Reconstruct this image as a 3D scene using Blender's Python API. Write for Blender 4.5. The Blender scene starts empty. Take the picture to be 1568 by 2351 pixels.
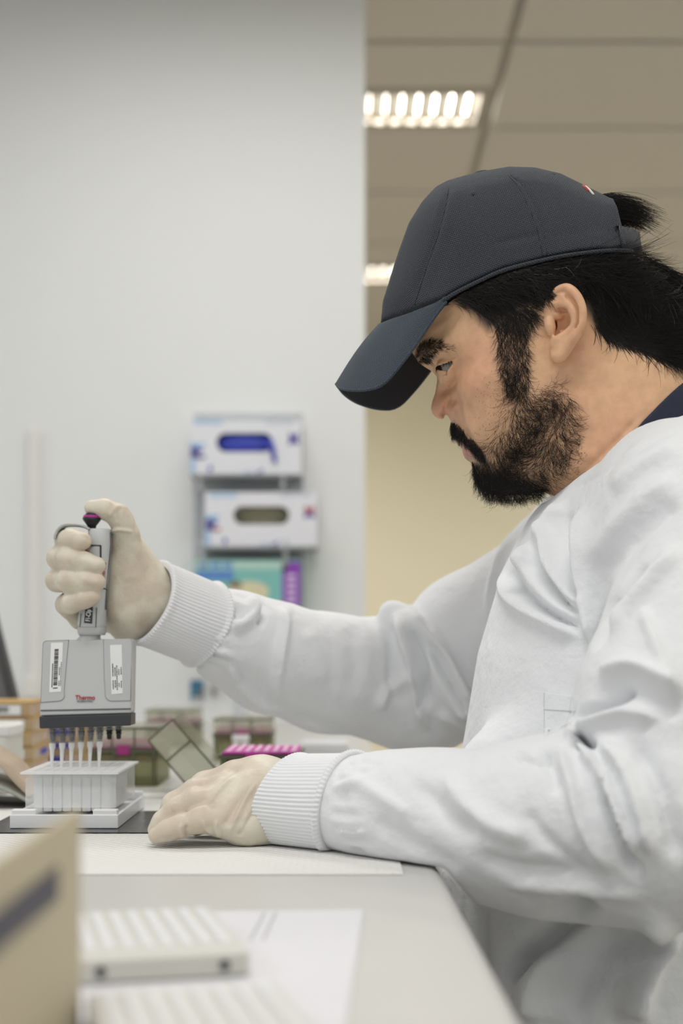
import bpy, math, random
import numpy as np
from mathutils import Vector, Matrix

# ------------------------------------------------------------------ camera
FPX, CX, HZ = 3265.0, 784.0, 1490.0          # focal length in px, principal point (1568x2351 frame)
scene = bpy.context.scene
cam_d = bpy.data.cameras.new('camera')
cam = bpy.data.objects.new('camera', cam_d)
scene.collection.objects.link(cam)
cam.location = (0, 0, 0)
cam.rotation_euler = (math.pi / 2, 0, 0)
cam_d.sensor_fit = 'VERTICAL'
cam_d.sensor_height = 36.0
cam_d.sensor_width = 24.0
cam_d.lens = FPX / 2351.0 * 36.0
cam_d.shift_y = (HZ - 2351 / 2.0) / 2351.0
cam_d.clip_start = 0.05
cam_d.dof.use_dof = True
cam_d.dof.focus_distance = 1.245
cam_d.dof.aperture_fstop = 3.5
scene.camera = cam

# ------------------------------------------------------------------ light
world = bpy.data.worlds.new('daylight')
scene.world = world
world.use_nodes = True
bg = world.node_tree.nodes['Background']
bg.inputs[0].default_value = (0.86, 0.93, 1.0, 1)
bg.inputs[1].default_value = 0.58
vs = scene.view_settings
vs.view_transform = 'Standard'
vs.look = 'None'
vs.gamma = 1.0
vs.use_curve_mapping = False
vs.exposure = -0.21
scene.cycles.max_bounces = 6                     # soft interior light needs no more
scene.cycles.diffuse_bounces = 4
scene.cycles.glossy_bounces = 2
scene.cycles.transmission_bounces = 4
scene.cycles.transparent_max_bounces = 10
scene.cycles.caustics_reflective = False
scene.cycles.caustics_refractive = False
LAMP_W = 26.0                                  # watts of each fitting in the far room
LAMP_NEAR = 17.0                                # fittings on the daylight side are dimmed
LAMP_COL = (1.0, 0.95, 0.86)
LAMP_COL_NEAR = (1.0, 0.985, 0.96)
random.seed(4)
rng = np.random.default_rng(7)
col = scene.collection

# ------------------------------------------------------------------ helpers
def P(u, v, Y):
    """world point at depth Y that projects to photograph pixel (u, v)"""
    return np.array([(u - CX) / FPX * Y, Y, (HZ - v) / FPX * Y])

def proj(p):
    p = np.asarray(p)
    return CX + p[..., 0] / p[..., 1] * FPX, HZ - p[..., 2] / p[..., 1] * FPX

MATS = {}
def mat(name, color=(0.8, 0.8, 0.8), rough=0.5, **kw):
    if name in MATS:
        return MATS[name]
    m = bpy.data.materials.new(name)
    m.use_nodes = True
    b = m.node_tree.nodes['Principled BSDF']
    b.inputs['Base Color'].default_value = (*color, 1)
    b.inputs['Roughness'].default_value = rough
    b.inputs['Metallic'].default_value = kw.get('metal', 0.0)
    b.inputs['Specular IOR Level'].default_value = kw.get('spec', 0.5)
    if 'sss' in kw:
        b.inputs['Subsurface Weight'].default_value = kw['sss']
        b.inputs['Subsurface Radius'].default_value = kw.get('sssr', (1, 0.35, 0.2))
        b.inputs['Subsurface Scale'].default_value = kw.get('ssss', 0.004)
    if 'trans' in kw:
        b.inputs['Transmission Weight'].default_value = kw['trans']
        b.inputs['IOR'].default_value = kw.get('ior', 1.3)
    if 'emit' in kw:
        b.inputs['Emission Color'].default_value = (*kw['emit'], 1)
        b.inputs['Emission Strength'].default_value = kw.get('es', 1.0)
    if 'sheen' in kw:
        b.inputs['Sheen Weight'].default_value = kw['sheen']
    nt = m.node_tree
    tc = None
    if 'vary' in kw:                            # slight noise variation of the base colour
        sc_, amt = kw['vary']
        tc = nt.nodes.new('ShaderNodeTexCoord')
        n = nt.nodes.new('ShaderNodeTexNoise')
        n.inputs['Scale'].default_value = sc_
        n.inputs['Detail'].default_value = 4
        mx = nt.nodes.new('ShaderNodeMix'); mx.data_type = 'RGBA'
        mx.inputs[6].default_value = (*[max(0, c * (1 - amt)) for c in color], 1)
        mx.inputs[7].default_value = (*[min(1, c * (1 + amt)) for c in color], 1)
        nt.links.new(tc.outputs['Object'], n.inputs['Vector'])
        nt.links.new(n.outputs['Fac'], mx.inputs[0])
        nt.links.new(mx.outputs[2], b.inputs['Base Color'])
    if 'bump' in kw:                            # list of (scale, height in m, detail)
        tc = tc or nt.nodes.new('ShaderNodeTexCoord')
        prev = None
        for sc_, hgt, det in kw['bump']:
            n = nt.nodes.new('ShaderNodeTexNoise')
            n.inputs['Scale'].default_value = sc_
            n.inputs['Detail'].default_value = det
            nt.links.new(tc.outputs['Object'], n.inputs['Vector'])
            bp = nt.nodes.new('ShaderNodeBump')
            bp.inputs['Distance'].default_value = hgt
            bp.inputs['Strength'].default_value = 1.0
            nt.links.new(n.outputs['Fac'], bp.inputs['Height'])
            if prev:
                nt.links.new(prev.outputs[0], bp.inputs['Normal'])
            prev = bp
        nt.links.new(prev.outputs[0], b.inputs['Normal'])
    MATS[name] = m
    return m

def make_mesh(name, verts, faces, smooth=False):
    me = bpy.data.meshes.new(name)
    verts = np.asarray(verts, dtype=np.float32)
    if isinstance(faces, np.ndarray):
        k = faces.shape[1]
        nf = len(faces)
        me.vertices.add(len(verts)); me.vertices.foreach_set('co', verts.ravel())
        me.loops.add(nf * k); me.loops.foreach_set('vertex_index', faces.astype(np.int32).ravel())
        me.polygons.add(nf)
        me.polygons.foreach_set('loop_start', np.arange(0, nf * k, k, dtype=np.int32))
        me.polygons.foreach_set('loop_total', np.full(nf, k, dtype=np.int32))
        me.update(calc_edges=True)
        me.validate()
    else:
        me.from_pydata([tuple(map(float, v)) for v in verts], [], [tuple(map(int, f)) for f in faces])
        me.update()
    if smooth:
        me.polygons.foreach_set('use_smooth', np.ones(len(me.polygons), dtype=bool))
    return me

ROOT = {}
def thing(name, loc, label, cat, group=None, rotz=0.0):
    o = bpy.data.objects.new(name, None)
    o.empty_display_size = 0.02
    col.objects.link(o)
    o.location = Vector([float(c) for c in loc]); o.rotation_euler = (0, 0, rotz)
    o['label'] = label; o['category'] = cat
    if group: o['group'] = group
    ROOT[o.name] = Matrix.LocRotScale(o.location, o.rotation_euler, None)
    return o

def tag(o, label, cat, group=None, kind=None):
    if label: o['label'] = label
    if cat: o['category'] = cat
    if group: o['group'] = group
    if kind: o['kind'] = kind
    return o

def link(name, me, m=None, parent=None, local=False, kind=None):
    """link a mesh; world-coordinate meshes are moved into the frame of the root above"""
    o = bpy.data.objects.new(name, me)
    col.objects.link(o)
    if m is not None and not me.materials:
        me.materials.append(m)
    if parent is not None:
        o.parent = parent
        if not local:
            r = parent
            while r.parent is not None: r = r.parent
            M = ROOT.get(r.name, Matrix.Identity(4))
            if r.name not in ROOT: M = Matrix.LocRotScale(r.location, r.rotation_euler, None)
            me.transform(M.inverted())
    if kind: o['kind'] = kind
    return o

def merge(parts):
    V, F, n = [], [], 0
    for v, f in parts:
        V.extend(list(map(tuple, v))); F.extend([tuple(i + n for i in q) for q in f]); n += len(v)
    return V, F

def box(c, s, rz=0.0):
    cx, cy, cz = c; x, y, z = s[0] / 2, s[1] / 2, s[2] / 2
    vs_ = [(-x, -y, -z), (x, -y, -z), (x, y, -z), (-x, y, -z), (-x, -y, z), (x, -y, z), (x, y, z), (-x, y, z)]
    ca, sa = math.cos(rz), math.sin(rz)
    vs_ = [(cx + a * ca - b * sa, cy + a * sa + b * ca, cz + d) for a, b, d in vs_]
    return vs_, [(0, 3, 2, 1), (4, 5, 6, 7), (0, 1, 5, 4), (1, 2, 6, 5), (2, 3, 7, 6), (3, 0, 4, 7)]

def rbox(c, s, r=0.003, rz=0.0, seg=3):
    """box with all edges rounded"""
    import bmesh
    bm = bmesh.new()
    v, f = box((0, 0, 0), s)
    bv = [bm.verts.new(p) for p in v]
    for q in f: bm.faces.new([bv[i] for i in q])
    bmesh.ops.bevel(bm, geom=bm.edges[:], offset=min(r, min(s) * 0.49), segments=seg, affect='EDGES', profile=0.5)
    bm.verts.index_update()
    ca, sa = math.cos(rz), math.sin(rz)
    V = [(c[0] + p.co.x * ca - p.co.y * sa, c[1] + p.co.x * sa + p.co.y * ca, c[2] + p.co.z) for p in bm.verts]
    F = [tuple(x.index for x in q.verts) for q in bm.faces]
    bm.free()
    return V, F

def prism(poly, axis_pts, close=True):
    """extrude a polygon given as 3-D points along the vector axis_pts"""
    a = np.asarray(poly, float); d = np.asarray(axis_pts, float)
    n = len(a)
    V = np.vstack([a, a + d])
    F = [tuple(range(n))[::-1], tuple(range(n, 2 * n))] + [(i, (i + 1) % n, n + (i + 1) % n, n + i) for i in range(n)]
    return V.tolist(), F

def lathe(prof, n=24, c=(0, 0, 0), axis=None):
    V, F = [], []
    ax = np.array(axis if axis is not None else (0, 0, 1), float); ax /= np.linalg.norm(ax)
    t = np.array((1, 0, 0.0)) if abs(ax[0]) < 0.9 else np.array((0, 1, 0.0))
    e1 = np.cross(ax, t); e1 /= np.linalg.norm(e1); e2 = np.cross(ax, e1)
    c = np.array(c, float)
    for r, z in prof:
        for i in range(n):
            a = 2 * math.pi * i / n
            V.append(tuple(c + ax * z + (e1 * math.cos(a) + e2 * math.sin(a)) * r))
    for k in range(len(prof) - 1):
        for i in range(n):
            j = (i + 1) % n
            F.append((k * n + i, k * n + j, (k + 1) * n + j, (k + 1) * n + i))
    F.append(tuple(range(n))[::-1]); F.append(tuple(range((len(prof) - 1) * n, len(prof) * n)))
    return V, F

def tube(pts, rad, n=8, caps=True):
    pts = np.asarray(pts, float); K = len(pts)
    rad = np.broadcast_to(np.asarray(rad, float), (K,))
    T = np.gradient(pts, axis=0); T /= np.linalg.norm(T, axis=1)[:, None] + 1e-12
    up = np.array((0, 0, 1.0)) if abs(T[0][2]) < 0.9 else np.array((0, 1.0, 0))
    V, F = [], []
    e1 = np.cross(T[0], up); e1 /= np.linalg.norm(e1)
    for k in range(K):
        e1 = e1 - T[k] * np.dot(e1, T[k]); e1 /= np.linalg.norm(e1)
        e2 = np.cross(T[k], e1)
        for i in range(n):
            a = 2 * math.pi * i / n
            V.append(pts[k] + rad[k] * (e1 * math.cos(a) + e2 * math.sin(a)))
    for k in range(K - 1):
        for i in range(n):
            j = (i + 1) % n
            F.append((k * n + i, k * n + j, (k + 1) * n + j, (k + 1) * n + i))
    if caps:
        F.append(tuple(range(n))[::-1]); F.append(tuple(range((K - 1) * n, K * n)))
    return V, F

def put(name, vf, m, parent=None, smooth=False, kind=None):
    return link(name, make_mesh(name, vf[0], vf[1], smooth), m, parent, kind=kind)

def text_mesh(txt, size, M, name, m, parent, bold=False):
    cu = bpy.data.curves.new(name, 'FONT')
    cu.body = txt; cu.size = size; cu.align_x = 'CENTER'; cu.align_y = 'CENTER'
    cu.extrude = 0.00008
    if bold: cu.offset = size * 0.018
    t = bpy.data.objects.new(name + '_tmp', cu)
    col.objects.link(t)
    dg = bpy.context.evaluated_depsgraph_get()
    me = bpy.data.meshes.new_from_object(t.evaluated_get(dg))
    bpy.data.objects.remove(t)
    me.name = name
    me.materials.clear()
    me.transform(M)
    return link(name, me, m, parent, kind='stuff')

# ------------------------------------------------------------------ implicit modelling
class Field:
    def __init__(s, lo, hi, h):
        s.lo = np.array(lo, float); s.h = h
        s.n = np.ceil((np.array(hi) - s.lo) / h).astype(int) + 1
        s.ax = [s.lo[i] + h * np.arange(s.n[i]) for i in range(3)]
        s.A = np.full(s.n, 0.06, np.float32)
    def sub(s, lo, hi):
        i0 = np.clip(np.floor((np.array(lo) - s.lo) / s.h).astype(int), 0, s.n - 1)
        i1 = np.clip(np.ceil((np.array(hi) - s.lo) / s.h).astype(int) + 1, 1, s.n)
        sl = tuple(slice(a, b) for a, b in zip(i0, i1))
        x = s.ax[0][sl[0]][:, None, None].astype(np.float32)
        y = s.ax[1][sl[1]][None, :, None].astype(np.float32)
        z = s.ax[2][sl[2]][None, None, :].astype(np.float32)
        return sl, x, y, z
    def blend(s, sl, d, k, mode='u'):
        a = s.A[sl]
        if mode == 'u':
            h_ = np.clip(0.5 + 0.5 * (a - d) / k, 0, 1)
            s.A[sl] = a + (d - a) * h_ - k * h_ * (1 - h_)
        elif mode == 's':                      # subtract d
            h_ = np.clip(0.5 - 0.5 * (a + d) / k, 0, 1)
            s.A[sl] = a + (-d - a) * h_ + k * h_ * (1 - h_)
        else:                                  # intersect
            h_ = np.clip(0.5 - 0.5 * (a - d) / k, 0, 1)
            s.A[sl] = a + (d - a) * (1 - h_) + k * h_ * (1 - h_) if False else np.maximum(a, d)
    def cone(s, a, b, ra, rb, k=0.01, mode='u'):
        a = np.asarray(a, float); b = np.asarray(b, float)
        m = max(ra, rb) + 0.012 + k
        sl, x, y, z = s.sub(np.minimum(a, b) - m, np.maximum(a, b) + m)
        ba = (b - a); L2 = float(ba @ ba) + 1e-12
        px, py, pz = x - np.float32(a[0]), y - np.float32(a[1]), z - np.float32(a[2])
        t = np.clip((px * ba[0] + py * ba[1] + pz * ba[2]) / L2, 0, 1).astype(np.float32)
        d = np.sqrt((px - ba[0] * t) ** 2 + (py - ba[1] * t) ** 2 + (pz - ba[2] * t) ** 2) - (ra + (rb - ra) * t)
        s.blend(sl, d.astype(np.float32), k, mode)
    def chain(s, pts, k=0.01, mode='u'):
        for (a, ra), (b, rb) in zip(pts[:-1], pts[1:]):
            s.cone(a, b, ra, rb, k, mode)
    def ell(s, c, r, R=None, k=0.01, mode='u'):
        c = np.asarray(c, float); r = np.asarray(r, float)
        R = np.eye(3) if R is None else np.asarray(R, float)   # rows = local axes
        m = max(r) + 0.012 + k
        sl, x, y, z = s.sub(c - m, c + m)
        p = (x - c[0], y - c[1], z - c[2])
        q = [(p[0] * R[i][0] + p[1] * R[i][1] + p[2] * R[i][2]) for i in range(3)]
        k0 = np.sqrt(sum((q[i] / r[i]) ** 2 for i in range(3)))
        k1 = np.sqrt(sum((q[i] / r[i] ** 2) ** 2 for i in range(3))) + 1e-9
        d = k0 * (k0 - 1) / k1
        s.blend(sl, d.astype(np.float32), k, mode)
    def mesh(s):
        """naive surface nets -> vertices, quads"""
        A = s.A; n = s.n
        ins = A < 0
        c = np.zeros(n - 1, np.int8)
        for i in (0, 1):
            for j in (0, 1):
                for k in (0, 1):
                    c += ins[i:n[0] - 1 + i, j:n[1] - 1 + j, k:n[2] - 1 + k]
        act = np.argwhere((c > 0) & (c < 8))
        idx = np.full(n - 1, -1, np.int32)
        idx[act[:, 0], act[:, 1], act[:, 2]] = np.arange(len(act))
        cor = np.array([(i, j, k) for i in (0, 1) for j in (0, 1) for k in (0, 1)])
        val = np.stack([A[act[:, 0] + o[0], act[:, 1] + o[1], act[:, 2] + o[2]] for o in cor], 1)
        acc = np.zeros((len(act), 3)); cnt = np.zeros(len(act))
        for a in range(8):
            for b in range(a + 1, 8):
                if np.abs(cor[a] - cor[b]).sum() != 1: continue
                va, vb = val[:, a], val[:, b]
                x = (va < 0) != (vb < 0)
                t = np.where(x, va / np.where(x, va - vb, 1), 0)
                pt = cor[a][None] + (cor[b] - cor[a])[None] * t[:, None]
                acc += pt * x[:, None]; cnt += x
        V = s.lo + s.h * (act + acc / cnt[:, None])
        Q = []
        for ax in range(3):
            b, d = (ax + 1) % 3, (ax + 2) % 3
            s0 = [slice(None)] * 3; s1 = [slice(None)] * 3
            s0[ax] = slice(0, n[ax] - 1); s1[ax] = slice(1, n[ax])
            e0, e1 = ins[tuple(s0)], ins[tuple(s1)]
            E = np.argwhere(e0 != e1)
            E = E[(E[:, b] > 0) & (E[:, d] > 0) & (E[:, b] < n[b] - 1) & (E[:, d] < n[d] - 1)]
            fl = e0[E[:, 0], E[:, 1], E[:, 2]]
            q = []
            for ob, od in ((0, 0), (-1, 0), (-1, -1), (0, -1)):
                C_ = E.copy(); C_[:, b] += ob; C_[:, d] += od
                q.append(idx[C_[:, 0], C_[:, 1], C_[:, 2]])
            q = np.stack(q, 1)
            q[~fl] = q[~fl][:, ::-1]
            Q.append(q)
        return V, np.vstack(Q)

def vert_normals(V, Q):
    fn = np.cross(V[Q[:, 2]] - V[Q[:, 0]], V[Q[:, 3]] - V[Q[:, 1]])
    N = np.zeros_like(V)
    for i in range(4):
        for c in range(3):
            N[:, c] += np.bincount(Q[:, i], fn[:, c], len(V))
    return N / (np.linalg.norm(N, axis=1)[:, None] + 1e-12)

def relax(V, Q, it=1, f=0.5):
    e = np.vstack([Q[:, [0, 1]], Q[:, [1, 2]], Q[:, [2, 3]], Q[:, [3, 0]]])
    deg = np.bincount(e.ravel(), minlength=len(V))[:, None] + 1e-9
    for _ in range(it):
        S = np.zeros_like(V)
        for c in range(3):
            S[:, c] = np.bincount(e[:, 0], V[e[:, 1], c], len(V)) + np.bincount(e[:, 1], V[e[:, 0], c], len(V))
        V = V + f * (S / deg - V)
    return V

def poly_dist(px, py, pts, signed=False):
    """distance to a polyline, parameter along it (0..1), side (+ = right of travel on screen)"""
    pts = np.asarray(pts, float)
    best = np.full(px.shape, 1e9); tt = np.zeros(px.shape); side = np.zeros(px.shape)
    seg = np.linalg.norm(np.diff(pts, axis=0), axis=1); L = np.concatenate([[0], np.cumsum(seg)])
    for i in range(len(pts) - 1):
        a, b = pts[i], pts[i + 1]; ba = b - a
        t = np.clip(((px - a[0]) * ba[0] + (py - a[1]) * ba[1]) / (ba @ ba + 1e-12), 0, 1)
        dx, dy = px - a[0] - t * ba[0], py - a[1] - t * ba[1]
        d = np.hypot(dx, dy)
        m = d < best
        best = np.where(m, d, best); tt = np.where(m, (L[i] + t * seg[i]) / L[-1], tt)
        side = np.where(m, np.sign(ba[0] * dy - ba[1] * dx), side)
    return best, tt, side

def inside(px, py, poly):
    poly = np.asarray(poly, float); r = np.zeros(px.shape, bool); j = len(poly) - 1
    for i in range(len(poly)):
        xi, yi = poly[i]; xj, yj = poly[j]
        c = ((yi > py) != (yj > py)) & (px < (xj - xi) * (py - yi) / (yj - yi + 1e-12) + xi)
        r ^= c; j = i
    return r

def spline(pts, n=8):
    """Catmull-Rom through 2-D or 3-D points"""
    p = np.asarray(pts, float)
    p = np.vstack([2 * p[0] - p[1], p, 2 * p[-1] - p[-2]])
    out = []
    for i in range(1, len(p) - 2):
        for k in range(n):
            t = k / n
            out.append(0.5 * (2 * p[i] + (p[i + 1] - p[i - 1]) * t + (2 * p[i - 1] - 5 * p[i] + 4 * p[i + 1] - p[i + 2]) * t * t
                              + (3 * p[i] - p[i - 1] - 3 * p[i + 1] + p[i + 2]) * t ** 3))
    out.append(p[-2])
    return np.array(out)

def strokes(V, N, lst, front=True):
    """push vertices along their normals by ridges / valleys that follow drawn lines
       (pts px, amplitude mm, half width px right, half width px left, (Ymin, Ymax))"""
    u, v = proj(V)
    view = V / np.linalg.norm(V, axis=1)[:, None]
    w = np.clip(-(N * view).sum(1) * 2.5, 0, 1)
    D = np.zeros(len(V))
    for st in lst:
        pts, amp, wr, wl = st[:4]
        yr = st[4] if len(st) > 4 else (0, 9)
        pts = spline(pts, 4) if len(pts) > 2 else np.asarray(pts, float)
        m = max(wr, wl) * 3
        sel = np.where((u > pts[:, 0].min() - m) & (u < pts[:, 0].max() + m) & (v > pts[:, 1].min() - m)
                       & (v < pts[:, 1].max() + m) & (V[:, 1] > yr[0]) & (V[:, 1] < yr[1]) & (w > 0.01))[0]
        if not len(sel): continue
        d, t, sd = poly_dist(u[sel], v[sel], pts)
        ww = np.where(sd > 0, wr, wl)
        tp = np.clip(np.minimum(t, 1 - t) * 5, 0, 1); tp = tp * tp * (3 - 2 * tp)
        D[sel] += amp * 1e-3 * np.exp(-(d / ww) ** 2) * tp
    return V + N * (D * w)[:, None]

def strands(name, pts, r0, r1, m, parent):
    """pts (N, K, 3) -> one mesh of three-sided hair tubes"""
    N, K, _ = pts.shape
    T = np.gradient(pts, axis=1); T /= np.linalg.norm(T, axis=2)[..., None] + 1e-12
    up = np.array((0.3, 0.2, 0.93))
    e1 = np.cross(T, up); e1 /= np.linalg.norm(e1, axis=2)[..., None] + 1e-9
    e2 = np.cross(T, e1)
    rr = np.linspace(1, 0, K)[None, :, None]
    r0 = np.broadcast_to(np.asarray(r0, float), (N,))[:, None, None]
    r = r1 + (r0 - r1) * rr
    ring = [pts + r * (e1 * math.cos(a) + e2 * math.sin(a)) for a in (0, 2.094, 4.189)]
    V = np.stack(ring, 2).reshape(-1, 3)
    i = (np.arange(N)[:, None] * K + np.arange(K - 1)[None]).ravel() * 3
    F = np.vstack([np.stack([i + a, i + b, i + 3 + b, i + 3 + a], 1) for a, b in ((0, 1), (1, 2), (2, 0))])
    return link(name, make_mesh(name, V, F, True), m, parent, kind='stuff')
# ------------------------------------------------------------------ the room
BZ = -0.165                                    # bench top below the lens
FZ = -1.065                                    # floor
CZ = 1.55                                      # ceiling
WY = 3.15                                      # face of the white partition
FARY = 7.24

m_wall = mat('partition_paint', (0.76, 0.775, 0.775), 0.55, bump=[(60, 0.0003, 3)])
m_far = mat('far_wall_paint', (0.88, 0.83, 0.68), 0.14, spec=0.6)
m_ceil = mat('ceiling_tile_white', (0.55, 0.52, 0.475), 0.9, bump=[(300, 0.0006, 2)])
m_tee = mat('ceiling_grid', (0.36, 0.33, 0.29), 0.6)
m_floor = mat('vinyl_floor', (0.42, 0.41, 0.39), 0.4, vary=(30, 0.08))
m_white_metal = mat('white_metal', (0.72, 0.70, 0.66), 0.4)
m_louver = mat('louver_metal', (0.85, 0.83, 0.78), 0.25, metal=0.9)

def struct(name, vf, m, parent=None):
    o = put(name, vf, m, parent)
    if parent is None: o['kind'] = 'structure'
    return o
struct('floor', box((0, 3, FZ - 0.05), (7.2, 10.4, 0.1)), m_floor)
struct('wall_back', box(((-3.3 + 0.052) / 2, WY + 0.06, (FZ + CZ) / 2), (3.352, 0.12, CZ - FZ)), m_wall)
struct('wall_far', box((0, FARY + 0.05, (FZ + CZ) / 2), (7.2, 0.1, CZ - FZ)), m_far)
struct('wall_right', box((3.25, 2.5, (FZ + CZ) / 2), (0.1, 9.4, CZ - FZ)), m_far)
struct('unseen_wall_front', box((0, -2.15, (FZ + 0.28) / 2), (6.6, 0.1, 0.28 - FZ)), m_wall)      # unseen low wall, added to keep low daylight off the lap
struct('unseen_wall_side', box((-3.25, 0.5, (FZ + 0.28) / 2), (0.1, 5.2, 0.28 - FZ)), m_wall)  # unseen too, added to cut low daylight from the side
struct('wall_left', box((-3.25, 5.2, (FZ + CZ) / 2), (0.1, 4.1, CZ - FZ)), m_far)
ceil = struct('ceiling', box((0, 3, CZ + 0.07), (7.2, 10.4, 0.06)), m_tee)

tile_me = make_mesh('ceiling_tile', *rbox((0, 0, 0), (1.178, 0.578, 0.02), 0.004, seg=1))
half_me = make_mesh('ceiling_tile_half', *rbox((0, 0, 0), (1.178, 0.285, 0.02), 0.004, seg=1))
tile_me.materials.append(m_ceil); half_me.materials.append(m_ceil)
lamp_cells = []
for i in range(-3, 3):
    for j in range(-9, 6):
        x = 0.43 + 1.2 * i + 0.6; y = 3.64 + 0.6 * j + 0.3
        lamp = (i % 2 == 1) and (j % 3 == 0)
        o = bpy.data.objects.new('ceiling_tile', half_me if lamp else tile_me)
        o.location = (x, y - (0.147 if lamp else 0), CZ + 0.012); o.parent = ceil
        col.objects.link(o)
        if lamp: lamp_cells.append((x, y + 0.15))
for i in range(-3, 4):
    put('grid_tee', box((0.43 + 1.2 * i, 3, CZ + 0.028), (0.024, 10.4, 0.024)), m_tee, ceil)
for j in range(-9, 7):
    put('grid_tee', box((0, 3.64 + 0.6 * j, CZ + 0.03), (7.0, 0.024, 0.02)), m_tee, ceil)

def ceiling_light(x, y, blades, label, group=None):
    t = thing('ceiling_light', (x, y, CZ), label, 'ceiling light', group)
    hw, hd = 0.585, 0.145
    fr = merge([box((x, y - hd + 0.018, CZ + 0.006), (2 * hw, 0.036, 0.012)), box((x, y + hd - 0.018, CZ + 0.006), (2 * hw, 0.036, 0.012)),
                box((x - hw + 0.012, y, CZ + 0.006), (0.024, 2 * hd - 0.072, 0.012)), box((x + hw - 0.012, y, CZ + 0.006), (0.024, 2 * hd - 0.072, 0.012))])
    put('frame', fr, m_tee, t)
    put('housing', box((x, y, CZ + 0.034), (2 * hw, 2 * hd, 0.008)), m_white_metal, t)
    ld = bpy.data.lights.new('lamp', 'AREA')
    ld.shape = 'RECTANGLE'; ld.size = 2 * hw - 0.05; ld.size_y = 2 * hd - 0.08
    ld.energy = LAMP_W if y > 3.3 else LAMP_NEAR; ld.color = LAMP_COL if y > 3.3 else LAMP_COL_NEAR; ld.spread = math.radians(170)
    lo = bpy.data.objects.new('lamp', ld); col.objects.link(lo)
    lo.parent = t; lo.location = (0, 0, 0.028)
    if blades:
        me = make_mesh('louver_blade', *box((0, 0, 0), (0.015, 2 * hd - 0.074, 0.020)))
        me.materials.append(m_louver)
        n = 24
        for k in range(n):
            o = bpy.data.objects.new('louver_blade', me); col.objects.link(o); o.parent = t
            o.location = (-hw + 0.024 + (k + 0.5) * (2 * hw - 0.048) / n, 0, 0.012)
    return t
for x, y in lamp_cells:
    if abs(x - -0.17) < 0.1 and 3.9 < y < 4.3:
        ceiling_light(x, y, True, 'bright louvred ceiling light nearer the camera, above the cap')
    elif abs(x - -0.17) < 0.1 and 5.6 < y < 6.2:
        ceiling_light(x, y, True, 'distant ceiling light seen just left of the cap')
    else:
        ceiling_light(x, y, False, 'recessed white ceiling light outside the picture', 'ceiling lights outside the picture')

# ------------------------------------------------------------------ the bench
m_bench = mat('bench_laminate', (0.53, 0.525, 0.505), 0.35, vary=(6, 0.03))
ex0, ex1 = 0.0925, 0.0455                      # right edge of the bench at Y=0 and at the partition
def bench_top():
    # rounded front edge: profile swept along the slightly skewed right edge
    t, r = 0.032, 0.012
    prof = [(-1.6, -t)]
    prof += [(-r + r * math.sin(a), -t + r - r * math.cos(a)) for a in np.linspace(0, math.pi / 2, 6)]
    prof += [(-r + r * math.cos(a), -r + r * math.sin(a)) for a in np.linspace(0, math.pi / 2, 6)]
    prof += [(-1.6, 0)]
    V = []
    ya, yb = -0.35, WY - 0.002
    for y in (ya, yb):
        xe = ex0 + (ex1 - ex0) * y / WY
        V += [(xe + p[0], y, BZ + p[1]) for p in prof]
    n = len(prof)
    F = [(i, n + i, n + (i + 1) % n, (i + 1) % n) for i in range(n)] + [tuple(range(n)), tuple(range(n, 2 * n))[::-1]]
    return V, F
bench = thing('lab_bench', (-0.7, 1.4, FZ), 'white laminate laboratory bench with a rounded front edge', 'bench')
put('worktop', bench_top(), m_bench, bench)
m_leg = mat('bench_steel', (0.55, 0.56, 0.57), 0.4)
for x in (-1.45, 0.0):
    for y in (-0.28, 3.05):
        put('leg', box((x, y, (FZ + BZ - 0.032) / 2), (0.05, 0.05, BZ - 0.032 - FZ)), m_leg, bench)
put('back_panel', box((-1.2, 1.4, -0.5), (0.018, 3.3, 0.5)), m_bench, bench)
# ------------------------------------------------------------------ the man: head frame
YAW = math.radians(8)
HC = P(1200, 800, 1.30)
SV = np.array([math.cos(YAW), -math.sin(YAW), 0.0])     # towards the back of the head
LV = np.array([-math.sin(YAW), -math.cos(YAW), 0.0])    # towards his left ear, i.e. the camera
ZV = np.array([0, 0, 1.0])
def HP(u, v, l):
    d = np.array([(u - CX) / FPX, 1.0, (HZ - v) / FPX])
    return d * ((l + HC @ LV) / (d @ LV))
def to2(p):
    q = np.asarray(p) - HC
    return np.stack([q @ SV, q[..., 2]], -1)
def px2(u, v, l=0.0):
    return to2(HP(u, v, l))

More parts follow.
